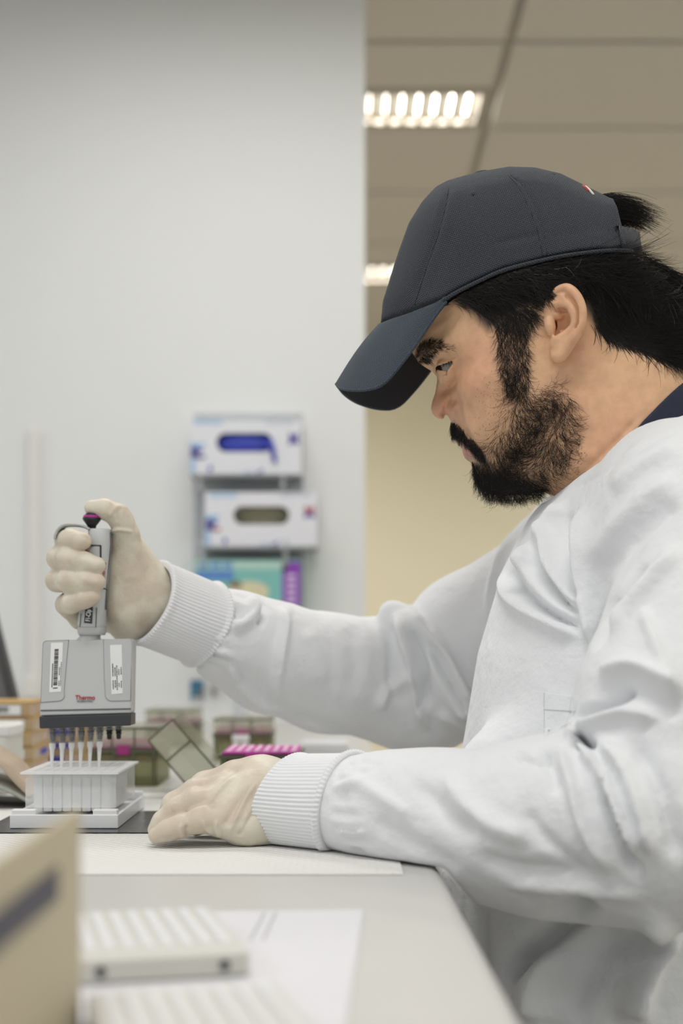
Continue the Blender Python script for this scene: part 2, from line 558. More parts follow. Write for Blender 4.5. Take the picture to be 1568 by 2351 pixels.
class Relief:
    """half width W(s, z) of a body that is symmetric about the head's median plane"""
    def __init__(s, outline, ctrl, lo, hi, h, seg_min=False):
        o = np.array([[*px2(r[0], r[1], (r[3] if len(r) > 3 else 0) * 1e-3), r[2] * 1e-3] for r in outline])
        s.out = o
        s.h = h; s.lo = np.array(lo)
        s.s = np.arange(lo[0], hi[0], h); s.z = np.arange(lo[1], hi[1], h)
        S, Z = np.meshgrid(s.s, s.z, indexing='ij')
        c = np.array([[*px2(u, v, W * 1e-3), W * 1e-3] for u, v, W in ctrl])
        # thin-plate interpolation of the half width
        X = c[:, :2] * 10; n_ = len(X)
        def phi(r2): return 0.5 * r2 * np.log(r2 + 1e-9)
        K = phi(((X[:, None] - X[None]) ** 2).sum(2)) + np.eye(n_) * 3e-5
        A = np.zeros((n_ + 3, n_ + 3)); A[:n_, :n_] = K; A[:n_, n_] = 1; A[:n_, n_ + 1:] = X
        A[n_:, :n_] = A[:n_, n_:].T
        w = np.linalg.solve(A, np.concatenate([c[:, 2], np.zeros(3)]))
        B = np.full(S.shape, w[n_]) + w[n_ + 1] * S * 10 + w[n_ + 2] * Z * 10
        for i in range(n_):
            B += w[i] * phi((S * 10 - X[i, 0]) ** 2 + (Z * 10 - X[i, 1]) ** 2)
        pts = o[:, :2]
        closed = np.vstack([o, o[:1]])
        D = np.full(S.shape, 9.0); Rr = np.zeros(S.shape); gm = np.ones(S.shape)
        for a, b in zip(closed[:-1], closed[1:]):
            ba = b[:2] - a[:2]
            t = np.clip(((S - a[0]) * ba[0] + (Z - a[1]) * ba[1]) / (ba @ ba + 1e-12), 0, 1)
            d = np.hypot(S - a[0] - t * ba[0], Z - a[1] - t * ba[1])
            rs = np.maximum(a[2] + (b[2] - a[2]) * t, 1e-4)
            gm = np.minimum(gm, np.sqrt(np.clip(1 - (1 - np.clip(d / rs, 0, 1)) ** 2, 0, 1)))
            m = d < D
            D = np.where(m, d, D); Rr = np.where(m, a[2] + (b[2] - a[2]) * t, Rr)
        ins = inside(S, Z, pts)
        # smooth the rounding radius so that it has no seams
        for _ in range(12):
            Rr[1:-1, 1:-1] = (Rr[:-2, 1:-1] + Rr[2:, 1:-1] + Rr[1:-1, :-2] + Rr[1:-1, 2:]) / 4
        g = np.sqrt(np.clip(1 - (1 - np.clip(D / np.maximum(Rr, 1e-4), 0, 1)) ** 2, 0, 1))
        if seg_min: g = gm
        s.W = np.where(ins, np.maximum(B, 0.004) * g, -D)
        s.S, s.Z, s.B, s.D = S, Z, B, np.where(ins, D, -D)
    def at(s, a, b, arr=None):
        arr = s.W if arr is None else arr
        x = np.clip((a - s.lo[0]) / s.h, 0, len(s.s) - 1.001); y = np.clip((b - s.lo[1]) / s.h, 0, len(s.z) - 1.001)
        i, j = x.astype(int), y.astype(int); fx, fy = x - i, y - j
        return (arr[i, j] * (1 - fx) * (1 - fy) + arr[i + 1, j] * fx * (1 - fy) + arr[i, j + 1] * (1 - fx) * fy + arr[i + 1, j + 1] * fx * fy)
    def pick(s, u, v):
        """surface point seen at a pixel (vectorised): s, z, l"""
        u = np.asarray(u, float); v = np.asarray(v, float)
        d = np.stack([(u - CX) / FPX, np.ones_like(u), (HZ - v) / FPX], -1)
        dl = d @ LV; c0 = HC @ LV
        l = np.zeros(u.shape); open_ = np.ones(u.shape, bool)
        for t in np.linspace(0.092, 0.0, 185):                 # march inwards to the first surface
            q = to2(d * ((t + c0) / dl)[..., None])
            hit = open_ & (s.at(q[..., 0], q[..., 1]) >= t)
            l = np.where(hit, t, l); open_ &= ~hit
        q = to2(d * ((l + c0) / dl)[..., None])
        return q[..., 0], q[..., 1], l
    def blob(s, u, v, amp, ru, rv=None, ang=0.0, l=None):
        """add a soft bump (mm) centred on the surface seen at pixel (u, v); radii in px"""
        rv = ru if rv is None else rv
        a, b, _ = [float(x) for x in s.pick(np.array([u]), np.array([v]))]
        ca, sa = math.cos(math.radians(ang)), math.sin(math.radians(ang))
        X = (s.S - a) * 2511; Yp = -(s.Z - b) * 2511
        x = X * ca + Yp * sa; y = -X * sa + Yp * ca
        m = s.D > 0
        s.W = s.W + np.where(m, amp * 1e-3 * np.exp(-(x / ru) ** 2 - (y / rv) ** 2), 0)
    def line(s, pts, amp, wr, wl=None, taper=True):
        """add a ridge (+) or groove (-) along a line drawn in pixels"""
        wl = wr if wl is None else wl
        pts = spline(pts, 4) if len(pts) > 2 else np.asarray(pts, float)
        a, b, _ = s.pick(pts[:, 0], pts[:, 1])
        q = np.stack([a * 2511, -b * 2511], 1)
        d, t, sd = poly_dist(s.S * 2511, -s.Z * 2511, q)
        w = np.where(sd > 0, wr, wl)
        tp = np.clip(np.minimum(t, 1 - t) * 6, 0, 1) if taper else 1.0
        s.W = s.W + np.where(s.D > 0, amp * 1e-3 * np.exp(-(d / w) ** 2) * tp, 0)
    def poly2(s, pts):
        """pixel polygon carried onto the (s, z) plane"""
        pts = np.asarray(pts, float)
        a, b, _ = s.pick(pts[:, 0], pts[:, 1])
        return np.stack([a, b], 1)
    def mask(s, pts, soft):
        q = s.poly2(pts)
        d, _, _ = poly_dist(s.S, s.Z, np.vstack([q, q[:1]]))
        sd = np.where(inside(s.S, s.Z, q), d, -d)
        return np.clip(0.5 + sd / (2 * soft), 0, 1)
    def point(s, u, v, lift=0.0):
        """world position and outward normal at pixel(s)"""
        a, b, l = s.pick(u, v)
        e = s.h * 1.5
        ws = (s.at(a + e, b) - s.at(a - e, b)) / (2 * e); wz = (s.at(a, b + e) - s.at(a, b - e)) / (2 * e)
        n = LV - ws[..., None] * SV - wz[..., None] * ZV
        n /= np.linalg.norm(n, axis=-1)[..., None]
        p = HC + a[..., None] * SV + b[..., None] * ZV + l[..., None] * LV
        return p + n * lift, n
    def field(s, h, lmax):
        """world-aligned field cannot hold a yawed body cheaply: returns (s, l, z) field"""
        f = Field((s.s[0], -lmax, s.z[0]), (s.s[-1], lmax, s.z[-1]), h)
        S, Z = np.meshgrid(f.ax[0], f.ax[2], indexing='ij')
        W = s.at(S, Z).astype(np.float32)
        gs, gz = np.gradient(W, h)
        sc = 1.0 / np.sqrt(1 + np.minimum(gs ** 2 + gz ** 2, 9.0))
        l = np.abs(f.ax[1]).astype(np.float32)
        f.A = (l[None, :, None] - W[:, None, :]) * sc[:, None, :].astype(np.float32)
        return f
def loc2w(V):
    return HC + V[:, :1] * SV + V[:, 1:2] * LV + V[:, 2:] * ZV
def LP(u, v, l):
    """(s, l, z) coordinates of the pixel at lateral distance l (metres)"""
    a = px2(u, v, l)
    return np.array([a[0], l, a[1]])

# ---- profile (px, px, rounding radius mm)
head_out = [(905, 700, 40), (915, 745, 40), (930, 780, 36), (950, 815, 20), (962, 832, 14), (978, 843, 11), (993, 852, 9), (1003, 863, 8), (1005, 870, 8), (1003, 883, 8),
            (999, 903, 8.5), (992, 923, 10), (989.5, 936, 11), (991.5, 948, 11), (998, 956, 10), (1007, 961, 9), (1018, 962, 7), (1030, 961.5, 6),
            (1036, 966, 6), (1037, 978, 10), (1039, 992, 12), (1042, 1002, 13), (1047, 1012, 11), (1052, 1022, 8), (1058, 1025, 6), (1060.5, 1029, 6), (1063, 1041, 10), (1067, 1051, 11),
            (1073, 1056, 11), (1080, 1060, 12), (1086, 1072, 16), (1088, 1090, 20), (1096, 1110, 24), (1115, 1124, 28), (1150, 1131, 32), (1200, 1131, 34), (1250, 1128, 36),
            (1300, 1150, 40), (1340, 1200, 40), (1420, 1260, 40), (1560, 1220, 40), (1680, 1120, 40), (1690, 1000, 40), (1640, 900, 40), (1590, 800, 45), (1552, 700, 50),
            (1482, 628, 55), (1400, 535, 60), (1300, 445, 70), (1180, 405, 75), (1060, 430, 70), (970, 520, 60), (925, 620, 45)]
head_ctl = [(1012, 893, 8.5), (1016, 915, 11), (1030, 925, 15), (1040, 940, 18.5), (1003, 935, 9.5), (1013, 952, 10), (1040, 955, 16), (1025, 880, 13), (1032, 870, 19), (1047, 945, 19.5), (1058, 946, 31), (1046, 918, 22), (1054, 915, 35), (1036, 898, 17), (1046, 896, 33), (1052, 963, 20), (1062, 968, 31), (1034, 930, 16.5), (1024, 945, 11),
            (1048, 845, 43), (1022, 838, 38), (1012, 832, 33), (1005, 846, 29), (1040, 858, 37), (1030, 862, 30),
            (985, 838, 21), (955, 822, 14), (972, 812, 25), (990, 803, 36), (1012, 795, 46), (1060, 790, 57), (1100, 760, 64),
            (1030, 730, 52), (1000, 760, 41), (970, 780, 27), (945, 740, 25), (1050, 690, 62),
            (1075, 850, 57), (1058, 872, 47), (1052, 905, 38), (1072, 935, 42), (1074, 975, 38), (1085, 1000, 40), (1105, 1000, 48), (1120, 940, 60),
            (1150, 900, 66), (1150, 830, 69), (1170, 780, 71), (1092, 1040, 30), (1072, 1042, 14), (1054, 1010, 16), (1056, 990, 21), (1046, 972, 16),
            (1110, 1085, 25), (1120, 1050, 36), (1150, 1075, 42), (1180, 1040, 55), (1200, 980, 64), (1260, 930, 71), (1250, 1000, 69), (1230, 1080, 58), (1190, 1115, 38),
            (1290, 1060, 66), (1240, 830, 71), (1230, 760, 73), (1290, 780, 70), (1360, 800, 64), (1390, 900, 66), (1340, 1000, 69), (1460, 900, 64), (1530, 850, 58),
            (1430, 1000, 70), (1300, 640, 75), (1400, 650, 70), (1480, 650, 60), (1550, 720, 48), (1200, 550, 75), (1100, 600, 70), (1200, 660, 75), (1500, 1100, 70), (1600, 1000, 60)]
hl, hh = px2(860, 1290), px2(1720, 380)
H = Relief(head_out, head_ctl, (hl[0], hl[1]), (hh[0], hh[1]), 0.001)
# face details
H.blob(1043, 942, 4.4, 13, 12)                 # wing of the nose
H.line([(1036, 912), (1026, 926), (1022, 940), (1029, 952)], -3.4, 5)
H.line([(1036, 950), (1046, 955), (1056, 950)], -1.6, 4)
H.blob(1024, 953, -10.0, 11, 6.0, 18)            # nostril
H.line([(1045, 905), (1056, 930), (1060, 955), (1068, 985), (1085, 1012)], -4.0, 5, 5)  # nasolabial fold
H.line([(1037, 890), (1048, 912), (1060, 940), (1072, 968)], 2.6, 12, 8)
H.line([(955, 826), (975, 815), (1000, 800), (1030, 790)], 2.2, 16)                    # brow ridge
H.line([(994, 841), (1015, 832), (1035, 823), (1052, 814)], -2.4, 3.0)                  # lid crease
H.line([(1000, 846), (1018, 836), (1036, 826)], 1.2, 4)                                 # upper lid
H.line([(1036, 836), (1032, 850), (1024, 861)], 1.2, 5)                                 # lower lid
H.line([(1050, 838), (1046, 860), (1034, 878)], -1.0, 8)
H.line([(1047, 1013), (1062, 1016), (1078, 1028)], 1.5, 8)                              # upper lip
H.line([(1060, 1027), (1078, 1032), (1092, 1040)], -2.2, 4)                             # mouth line
H.line([(1064, 1042), (1078, 1046), (1088, 1046)], 1.6, 9)                              # lower lip
H.blob(1085, 905, 1.5, 30, 25)
H.line([(1290, 1110), (1360, 1065), (1420, 1010), (1470, 950)], -2.0, 6, 10)            # neck crease
H.line([(1310, 870), (1335, 930), (1335, 1000), (1305, 1060)], -1.6, 18)
# opening of the eye
op = H.mask([(1002, 846), (1012, 842), (1024, 837), (1036, 830), (1037, 834), (1031, 845), (1024, 854), (1012, 856), (1004, 854)], 0.0005)
EYE_L, EYE_R = 0.0300, 0.0117
eye_c = HP(1034, 847, EYE_L)
e2 = to2(eye_c)
r2 = (H.S - e2[0]) ** 2 + (H.Z - e2[1]) ** 2
lidW = EYE_L + np.sqrt(np.maximum((EYE_R + 0.0013) ** 2 - r2, 0))
H.W = np.where(r2 < (EYE_R + 0.0013) ** 2, np.maximum(H.W, lidW), H.W)      # lids wrap the eyeball
eyeW = EYE_L + np.sqrt(np.maximum(EYE_R ** 2 - r2, 0)) - 0.003
H.W = H.W * (1 - op) + np.where(r2 < EYE_R ** 2, np.minimum(H.W - 0.001, eyeW), H.W - 0.004) * op

# ---- cap crown (also bounds the scalp beneath it)
cap_out = [(874, 742, 8), (880, 690, 22), (893, 650, 30), (912, 590, 40), (938, 520, 45), (968, 472, 55), (1000, 438, 65), (1026, 424, 72), (1060, 414, 80), (1110, 402, 86), (1170, 392, 90),
           (1230, 394, 90), (1290, 408, 86), (1345, 436, 70), (1395, 462, 50), (1410, 478, 20), (1418, 505, 10), (1424, 540, 6), (1452, 576, 6, 50), (1400, 577, 4, 73), (1330, 584, 4, 78), (1260, 596, 4, 80), (1200, 611, 4, 80),
           (1160, 621, 4, 79), (1100, 647, 4, 75), (1050, 672, 4, 71), (1018, 691, 4, 66), (965, 708, 4, 52), (920, 724, 4, 36), (890, 735, 4, 18)]
cap_ctl = [(1260, 590, 80), (1160, 615, 79), (1050, 665, 71), (1015, 685, 66), (1390, 570, 74), (1430, 570, 62), (1425, 525, 60), (1300, 520, 78), (1200, 500, 79), (1100, 520, 77), (1000, 560, 66),
           (950, 640, 50), (920, 690, 36), (890, 725, 18), (1150, 430, 80), (1250, 430, 80), (1350, 470, 74), (1050, 450, 74), (980, 500, 62), (940, 580, 50), (1400, 500, 64)]
CP = Relief(cap_out, cap_ctl, px2(840, 760), px2(1490, 360), 0.001, True)
for _ in range(30):
    w_ = CP.W.copy(); w_[1:-1, 1:-1] = (CP.W[:-2, 1:-1] + CP.W[2:, 1:-1] + CP.W[1:-1, :-2] + CP.W[1:-1, 2:]) / 4
    CP.W = np.where(CP.D > 0.006, w_, CP.W)
# panel seams, eyelets, hem
CP.line([(1168, 395), (1205, 432), (1238, 505), (1252, 560), (1256, 592)], -1.5, 2.6)
CP.line([(1160, 395), (1196, 434), (1229, 507), (1243, 562), (1247, 594)], 0.8, 6)
CP.line([(1030, 430), (1022, 475), (1005, 540), (975, 620), (950, 690)], -1.4, 10, 4)
CP.line([(1040, 434), (1034, 478), (1018, 545), (990, 625), (965, 690)], 1.2, 14)
CP.line([(1130, 560), (1200, 545), (1245, 535)], -1.2, 8)
CP.line([(1255, 545), (1330, 530), (1400, 520)], -0.5, 14)
CP.line([(1020, 520), (1000, 600), (960, 690)], -1.6, 22)
CP.line([(1440, 570), (1380, 567), (1260, 586), (1160, 611), (1050, 661), (1012, 681), (885, 730)], -0.8, 2.2, taper=False)
for u_, v_ in ((1087, 449), (1272, 401)):
    CP.blob(u_, v_, -4.0, 3.4)
    CP.blob(u_, v_, 0.9, 8)

cw = CP.at(H.S, H.Z)
inb = (H.S > CP.s[0]) & (H.S < CP.s[-1]) & (H.Z > CP.z[0]) & (H.Z < CP.z[-1])
covered = inb & (CP.at(H.S, H.Z, CP.D) > 0.0)
H.W = np.where(covered, np.minimum(H.W, cw - 0.0035), H.W)
q_ = px2(1100, 620, 0.07)
H.W = np.where(inb & ~covered & (H.Z > q_[1] + 0.01) & (H.S < px2(1400, 500)[0]), -0.004, H.W)
# ------------------------------------------------------------------ the man: body (head and neck)
person = thing('person', (0.36, 1.3, -0.47), 'person in a navy cap and white gown, seated at the bench, working with a pipette', 'person')
HF = H.field(0.00105, 0.096)
def ear(f):
    """the near ear, built in (s, l, z)"""
    def E(cx_, cy_, l):                         # coordinates of the enlarged crop of the ear
        return LP(1180 + cx_ / 7.127, 600 + cy_ / 7.127, l * 1e-3)
    def ch(rows, k, mode='u'):
        pr = spline([np.array([*E(a, b, l), r * 1e-3]) for a, b, l, r in rows], 4)
        f.chain([(q_[:3], q_[3]) for q_ in pr], k, mode)
    ch([(600, 900, 72, 5), (800, 620, 76, 6), (900, 750, 77, 6.5), (930, 950, 77, 7), (850, 1150, 75, 7), (720, 1400, 74, 6)], 0.006)   # back plate
    ch([(700, 760, 75, 4), (950, 620, 81, 3.6), (1050, 760, 84, 3.6), (1070, 930, 84, 3.8), (1000, 1120, 82, 4), (860, 1330, 79, 4.2), (740, 1500, 76.5, 4.2)], 0.004)
    # helix
    ch([(560, 720, 74, 2.2), (600, 610, 77, 2.4), (700, 480, 80.5, 2.6), (850, 425, 83.5, 2.8), (960, 485, 86, 3.0), (1045, 590, 88, 3.1), (1100, 730, 89, 3.2), (1113, 870, 89, 3.3),
        (1100, 1010, 88, 3.4), (1060, 1130, 87, 3.4), (985, 1250, 85, 3.5), (915, 1350, 83, 3.7), (840, 1460, 80.5, 4.0), (770, 1545, 78, 4.2)], 0.0022)
    ch([(770, 1545, 78, 4.2), (710, 1560, 76, 3.6), (690, 1500, 74, 4)], 0.003)
    # groove between helix and antihelix
    ch([(860, 560, 86.0, 1.8), (960, 640, 87.5, 2.0), (1045, 800, 89.2, 2.0), (1055, 950, 89.5, 1.9), (1020, 1090, 88.5, 1.5)], 0.001, 's')
    # concha
    f.ell(E(800, 990, 84), (0.0078, 0.0130, 0.0098), k=0.0015, mode='s')
    f.ell(E(715, 1120, 83), (0.0042, 0.0120, 0.0068), k=0.0015, mode='s')
    f.ell(E(650, 1040, 74), (0.0030, 0.0120, 0.0048), k=0.001, mode='s')
    f.ell(E(740, 800, 84), (0.0105, 0.0080, 0.0026), k=0.001, mode='s')
    # antihelix, antitragus, tragus, crus
    ch([(560, 680, 78, 2.0), (700, 690, 80.5, 2.2), (840, 690, 83, 2.3), (950, 790, 85, 2.5), (1000, 920, 85.5, 2.5), (980, 1060, 84.5, 2.4), (900, 1150, 82.5, 2.4), (800, 1230, 80, 2.5), (720, 1270, 78, 2.4)], 0.0025)
    ch([(560, 800, 75, 2.2), (660, 860, 76, 2.2), (760, 900, 75, 1.8)], 0.003)
    ch([(570, 940, 75, 3.0), (585, 1040, 77, 3.2), (600, 1140, 76, 3.0)], 0.003)
ear(HF)
hv, hq = HF.mesh()
hv = relax(hv, hq, 1, 0.4)
# cut the base flat well inside the gown
bodyV = loc2w(hv)
body_me = make_mesh('body', bodyV, hq, True)

# colour of the skin: base, beard shadow, redness, lips - stored per vertex
SL = hv[:, 0]; SZ = hv[:, 2]
def skinmask(pts, soft):
    q = H.poly2(pts)
    d, _, _ = poly_dist(SL, SZ, np.vstack([q, q[:1]]))
    sd = np.where(inside(SL, SZ, q), d, -d)
    return np.clip(0.5 + sd / (2 * soft), 0, 1)
def skinblob(u, v, r):
    a, b, _ = H.pick(np.array([u], float), np.array([v], float))
    return np.exp(-(((SL - a[0]) ** 2 + (SZ - b[0]) ** 2) * 2511 ** 2) / r ** 2)
beard_poly = [(1150, 850), (1205, 840), (1215, 880), (1275, 870), (1325, 920), (1335, 1000), (1320, 1060), (1275, 1110), (1230, 1150), (1120, 1150), (1080, 1080), (1095, 1045), (1110, 1010), (1150, 960)]
dense_poly = [(1085, 1060), (1100, 1050), (1130, 1062), (1190, 1085), (1240, 1110), (1225, 1150), (1130, 1150), (1095, 1110)]
side_poly = [(1120, 720), (1215, 700), (1212, 860), (1180, 900), (1150, 860)]
must_poly = [(1032, 968), (1055, 972), (1095, 1020), (1110, 1040), (1095, 1048), (1070, 1020), (1040, 1000)]
scalp_poly = [(1025, 690), (1080, 712), (1120, 760), (1215, 700), (1270, 680), (1330, 690), (1370, 760), (1430, 800), (1520, 820), (1600, 830), (1690, 850), (1660, 560), (1560, 430), (1300, 350), (1000, 420), (890, 640)]
base = np.tile(np.array([0.700, 0.435, 0.255]), (len(hv), 1))
def mixc(c, w):
    global base
    base = base * (1 - w[:, None]) + np.array(c) * w[:, None]
red = np.array([0.66, 0.315, 0.21])
for u, v, r, w in [(1010, 940, 40, 0.65), (1045, 945, 26, 0.5), (1090, 845, 60, 0.45), (1110, 800, 60, 0.25), (1290, 690, 60, 0.35), (1320, 800, 50, 0.35), (1120, 930, 90, 0.2), (1290, 900, 50, 0.3), (1400, 1020, 120, 0.35)]:
    mixc(red, w * skinblob(u, v, r))
for u, v, r, w in [(1240, 830, 50, 0.35), (1060, 740, 70, 0.25), (1000, 800, 60, 0.15), (1390, 830, 50, 0.3)]:
    mixc((0.74, 0.47, 0.285), w * skinblob(u, v, r))
mixc((0.56, 0.25, 0.205), 0.9 * skinmask([(1046, 1010), (1066, 1012), (1092, 1036), (1086, 1050), (1072, 1058), (1062, 1042), (1056, 1022)], 0.002))
mixc((0.25, 0.15, 0.09), 0.28 * skinmask(beard_poly, 0.012))
mixc((0.05, 0.035, 0.028), 0.75 * skinmask(dense_poly, 0.014))
mixc((0.07, 0.045, 0.035), 0.42 * skinmask(side_poly, 0.006))
mixc((0.06, 0.04, 0.03), 0.5 * skinmask(must_poly, 0.003))
mixc((0.06, 0.04, 0.03), 0.7 * skinmask([(950, 822), (962, 802), (985, 788), (1004, 788), (992, 806), (984, 826), (964, 828)], 0.003))
mixc((0.02, 0.017, 0.015), 0.95 * skinmask(scalp_poly, 0.004) * (1 - skinmask([(1225, 700), (1262, 652), (1300, 640), (1344, 664), (1352, 750), (1300, 850), (1240, 850)], 0.0005) * (hv[:, 1] > 0.0725)))
at = body_me.color_attributes.new('tint', 'FLOAT_COLOR', 'POINT')
at.data.foreach_set('color', np.hstack([base, np.ones((len(base), 1))]).astype(np.float32).ravel())

m_skin = mat('skin', (0.5, 0.3, 0.2), 0.46, sss=0.22, ssss=0.006, sssr=(1, 0.4, 0.22), spec=0.42)
nt = m_skin.node_tree; b_ = nt.nodes['Principled BSDF']
a_ = nt.nodes.new('ShaderNodeAttribute'); a_.attribute_name = 'tint'
tc_ = nt.nodes.new('ShaderNodeTexCoord')
n1 = nt.nodes.new('ShaderNodeTexNoise'); n1.inputs['Scale'].default_value = 90; n1.inputs['Detail'].default_value = 5
mr = nt.nodes.new('ShaderNodeMapRange'); mr.inputs[1].default_value = 0.3; mr.inputs[2].default_value = 0.7; mr.inputs[3].default_value = 0.90; mr.inputs[4].default_value = 1.10
mm = nt.nodes.new('ShaderNodeVectorMath'); mm.operation = 'SCALE'
nt.links.new(tc_.outputs['Object'], n1.inputs['Vector']); nt.links.new(n1.outputs['Fac'], mr.inputs[0])
nt.links.new(a_.outputs['Color'], mm.inputs[0]); nt.links.new(mr.outputs[0], mm.inputs['Scale'])
nt.links.new(mm.outputs[0], b_.inputs['Base Color'])
n2 = nt.nodes.new('ShaderNodeTexNoise'); n2.inputs['Scale'].default_value = 1100; n2.inputs['Detail'].default_value = 3
bp_ = nt.nodes.new('ShaderNodeBump'); bp_.inputs['Distance'].default_value = 0.00022; bp_.inputs['Strength'].default_value = 1
nt.links.new(tc_.outputs['Object'], n2.inputs['Vector']); nt.links.new(n2.outputs['Fac'], bp_.inputs['Height'])
nt.links.new(bp_.outputs[0], b_.inputs['Normal'])
link('body', body_me, m_skin, person)

# eyes: sclera, iris and pupil as coloured zones of the ball
m_eye = mat('eyeball', (0.55, 0.52, 0.48), 0.28, spec=0.4)
nt = m_eye.node_tree; b_ = nt.nodes['Principled BSDF']
a_ = nt.nodes.new('ShaderNodeAttribute'); a_.attribute_name = 'tint'
nt.links.new(a_.outputs['Color'], b_.inputs['Base Color'])
def eyeball(sgn):
    c = HC + e2[0] * SV + e2[1] * ZV + sgn * EYE_L * LV
    gaze = -SV * 0.90 - ZV * 0.22 + sgn * LV * 0.30
    gaze /= np.linalg.norm(gaze)
    V, F = lathe([(max(1e-5, EYE_R * math.sin(t)), -EYE_R * math.cos(t)) for t in np.linspace(0, math.pi, 40)], 40, c, gaze)
    me = make_mesh('eye', V, F, True)
    d = (np.array(V) - c) @ gaze / EYE_R
    cc = np.tile((0.24, 0.22, 0.20), (len(V), 1))
    cc[d > math.cos(0.62)] = (0.03, 0.016, 0.01); cc[d > math.cos(0.28)] = (0.003, 0.003, 0.003)
    at = me.color_attributes.new('tint', 'FLOAT_COLOR', 'POINT')
    at.data.foreach_set('color', np.hstack([cc, np.ones((len(cc), 1))]).astype(np.float32).ravel())
    link('eye', me, m_eye, person)
eyeball(1); eyeball(-1)

# ------------------------------------------------------------------ cap
CPF = CP.field(0.0014, 0.09)
cv, cq = CPF.mesh()
cv = relax(cv, cq, 1, 0.4)

def fabric(name, c1, c2, scale, hgt, rough=0.85):
    """knitted pique: rows of small holes in the object's side plane"""
    m = bpy.data.materials.new(name); m.use_nodes = True
    nt = m.node_tree; b = nt.nodes['Principled BSDF']; b.inputs['Roughness'].default_value = rough
    b.inputs['Sheen Weight'].default_value = 0.08; b.inputs['Specular IOR Level'].default_value = 0.25
    tc = nt.nodes.new('ShaderNodeTexCoord')
    sx = nt.nodes.new('ShaderNodeSeparateXYZ'); nt.links.new(tc.outputs['Object'], sx.inputs[0])
    ge = nt.nodes.new('ShaderNodeNewGeometry'); ab = nt.nodes.new('ShaderNodeVectorMath'); ab.operation = 'ABSOLUTE'
    nt.links.new(ge.outputs['Normal'], ab.inputs[0]); sn = nt.nodes.new('ShaderNodeSeparateXYZ'); nt.links.new(ab.outputs[0], sn.inputs[0])
    def math_(op, x_, y_):
        n_ = nt.nodes.new('ShaderNodeMath'); n_.operation = op
        nt.links.new(x_, n_.inputs[0]); nt.links.new(y_, n_.inputs[1]); return n_.outputs[0]
    def weave(i, j):                            # the knit seen square-on to each side of the cloth
        cb = nt.nodes.new('ShaderNodeCombineXYZ'); nt.links.new(sx.outputs[i], cb.inputs[0]); nt.links.new(sx.outputs[j], cb.inputs[1])
        mp = nt.nodes.new('ShaderNodeMapping'); mp.inputs['Rotation'].default_value = (0, 0, 0.45); nt.links.new(cb.outputs[0], mp.inputs['Vector'])
        vo = nt.nodes.new('ShaderNodeTexVoronoi'); vo.voronoi_dimensions = '2D'; vo.inputs['Scale'].default_value = scale; vo.inputs['Randomness'].default_value = 0.12
        nt.links.new(mp.outputs[0], vo.inputs['Vector']); return vo.outputs['Distance']
    def blend_(fac, a_, b_):
        r_ = nt.nodes.new('ShaderNodeMapRange'); r_.inputs[1].default_value = -0.12; r_.inputs[2].default_value = 0.12; nt.links.new(fac, r_.inputs[0])
        m_ = nt.nodes.new('ShaderNodeMix'); nt.links.new(r_.outputs[0], m_.inputs[0]); nt.links.new(a_, m_.inputs[2]); nt.links.new(b_, m_.inputs[3]); return m_.outputs[0]
    side = blend_(math_('SUBTRACT', sn.outputs[0], sn.outputs[1]), weave(0, 2), weave(1, 2))
    dist = blend_(math_('SUBTRACT', sn.outputs[2], math_('MAXIMUM', sn.outputs[0], sn.outputs[1])), side, weave(0, 1))
    rp = nt.nodes.new('ShaderNodeMapRange'); rp.inputs[1].default_value = 0.12; rp.inputs[2].default_value = 0.5
    nt.links.new(dist, rp.inputs[0])
    mx = nt.nodes.new('ShaderNodeMix'); mx.data_type = 'RGBA'
    mx.inputs[6].default_value = (*c2, 1); mx.inputs[7].default_value = (*c1, 1)
    nt.links.new(rp.outputs[0], mx.inputs[0]); nt.links.new(mx.outputs[2], b.inputs['Base Color'])
    bp = nt.nodes.new('ShaderNodeBump'); bp.inputs['Distance'].default_value = hgt
    nt.links.new(rp.outputs[0], bp.inputs['Height']); nt.links.new(bp.outputs[0], b.inputs['Normal'])
    return m
m_cap = fabric('cap_pique', (0.058, 0.065, 0.080), (0.022, 0.025, 0.034), 620, 0.0006)
m_brim = fabric('brim_pique', (0.064, 0.083, 0.108), (0.024, 0.032, 0.046), 700, 0.0005)
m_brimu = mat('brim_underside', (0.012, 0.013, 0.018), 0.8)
cap = link('cap', make_mesh('cap', loc2w(cv), cq, True), m_cap, person)
cap['label'] = 'dark slate blue cap with curved brim'

# sewn seams between the panels and the two eyelets
m_thr = mat('cap_thread', (0.010, 0.011, 0.016), 0.9)
for sm in ([(1172, 402), (1205, 434), (1238, 507), (1252, 560), (1257, 590)], [(1166, 402), (1194, 436), (1227, 509), (1241, 562), (1246, 592)], [(1030, 434), (1023, 475), (1006, 540), (978, 620), (952, 700)]):
    q_ = spline(sm, 10); pp_, nn_ = CP.point(q_[:, 0], q_[:, 1])
    put('seam', tube(pp_ + nn_ * (-0.0001), 0.00055 if sm[0][0] != 1166 else 0.00035, 6), m_thr, cap, True)
for u_, v_ in ((1087, 449), (1272, 403)):
    pp_, nn_ = CP.point(np.array([u_ * 1.0]), np.array([v_ * 1.0]))
    ey = put('eyelet', lathe([(0.0030, 0.0), (0.0030, 0.0006), (0.0022, 0.0011), (0.0013, 0.0008), (0.0013, 0.0)], 16, pp_[0] - nn_[0] * 0.0004, tuple(nn_[0])), m_cap, cap, True)
    put('eyelet_hole', lathe([(0.0012, 0.0), (0.0012, 0.0009)], 12, pp_[0] - nn_[0] * 0.0003, tuple(nn_[0])), m_thr, ey)

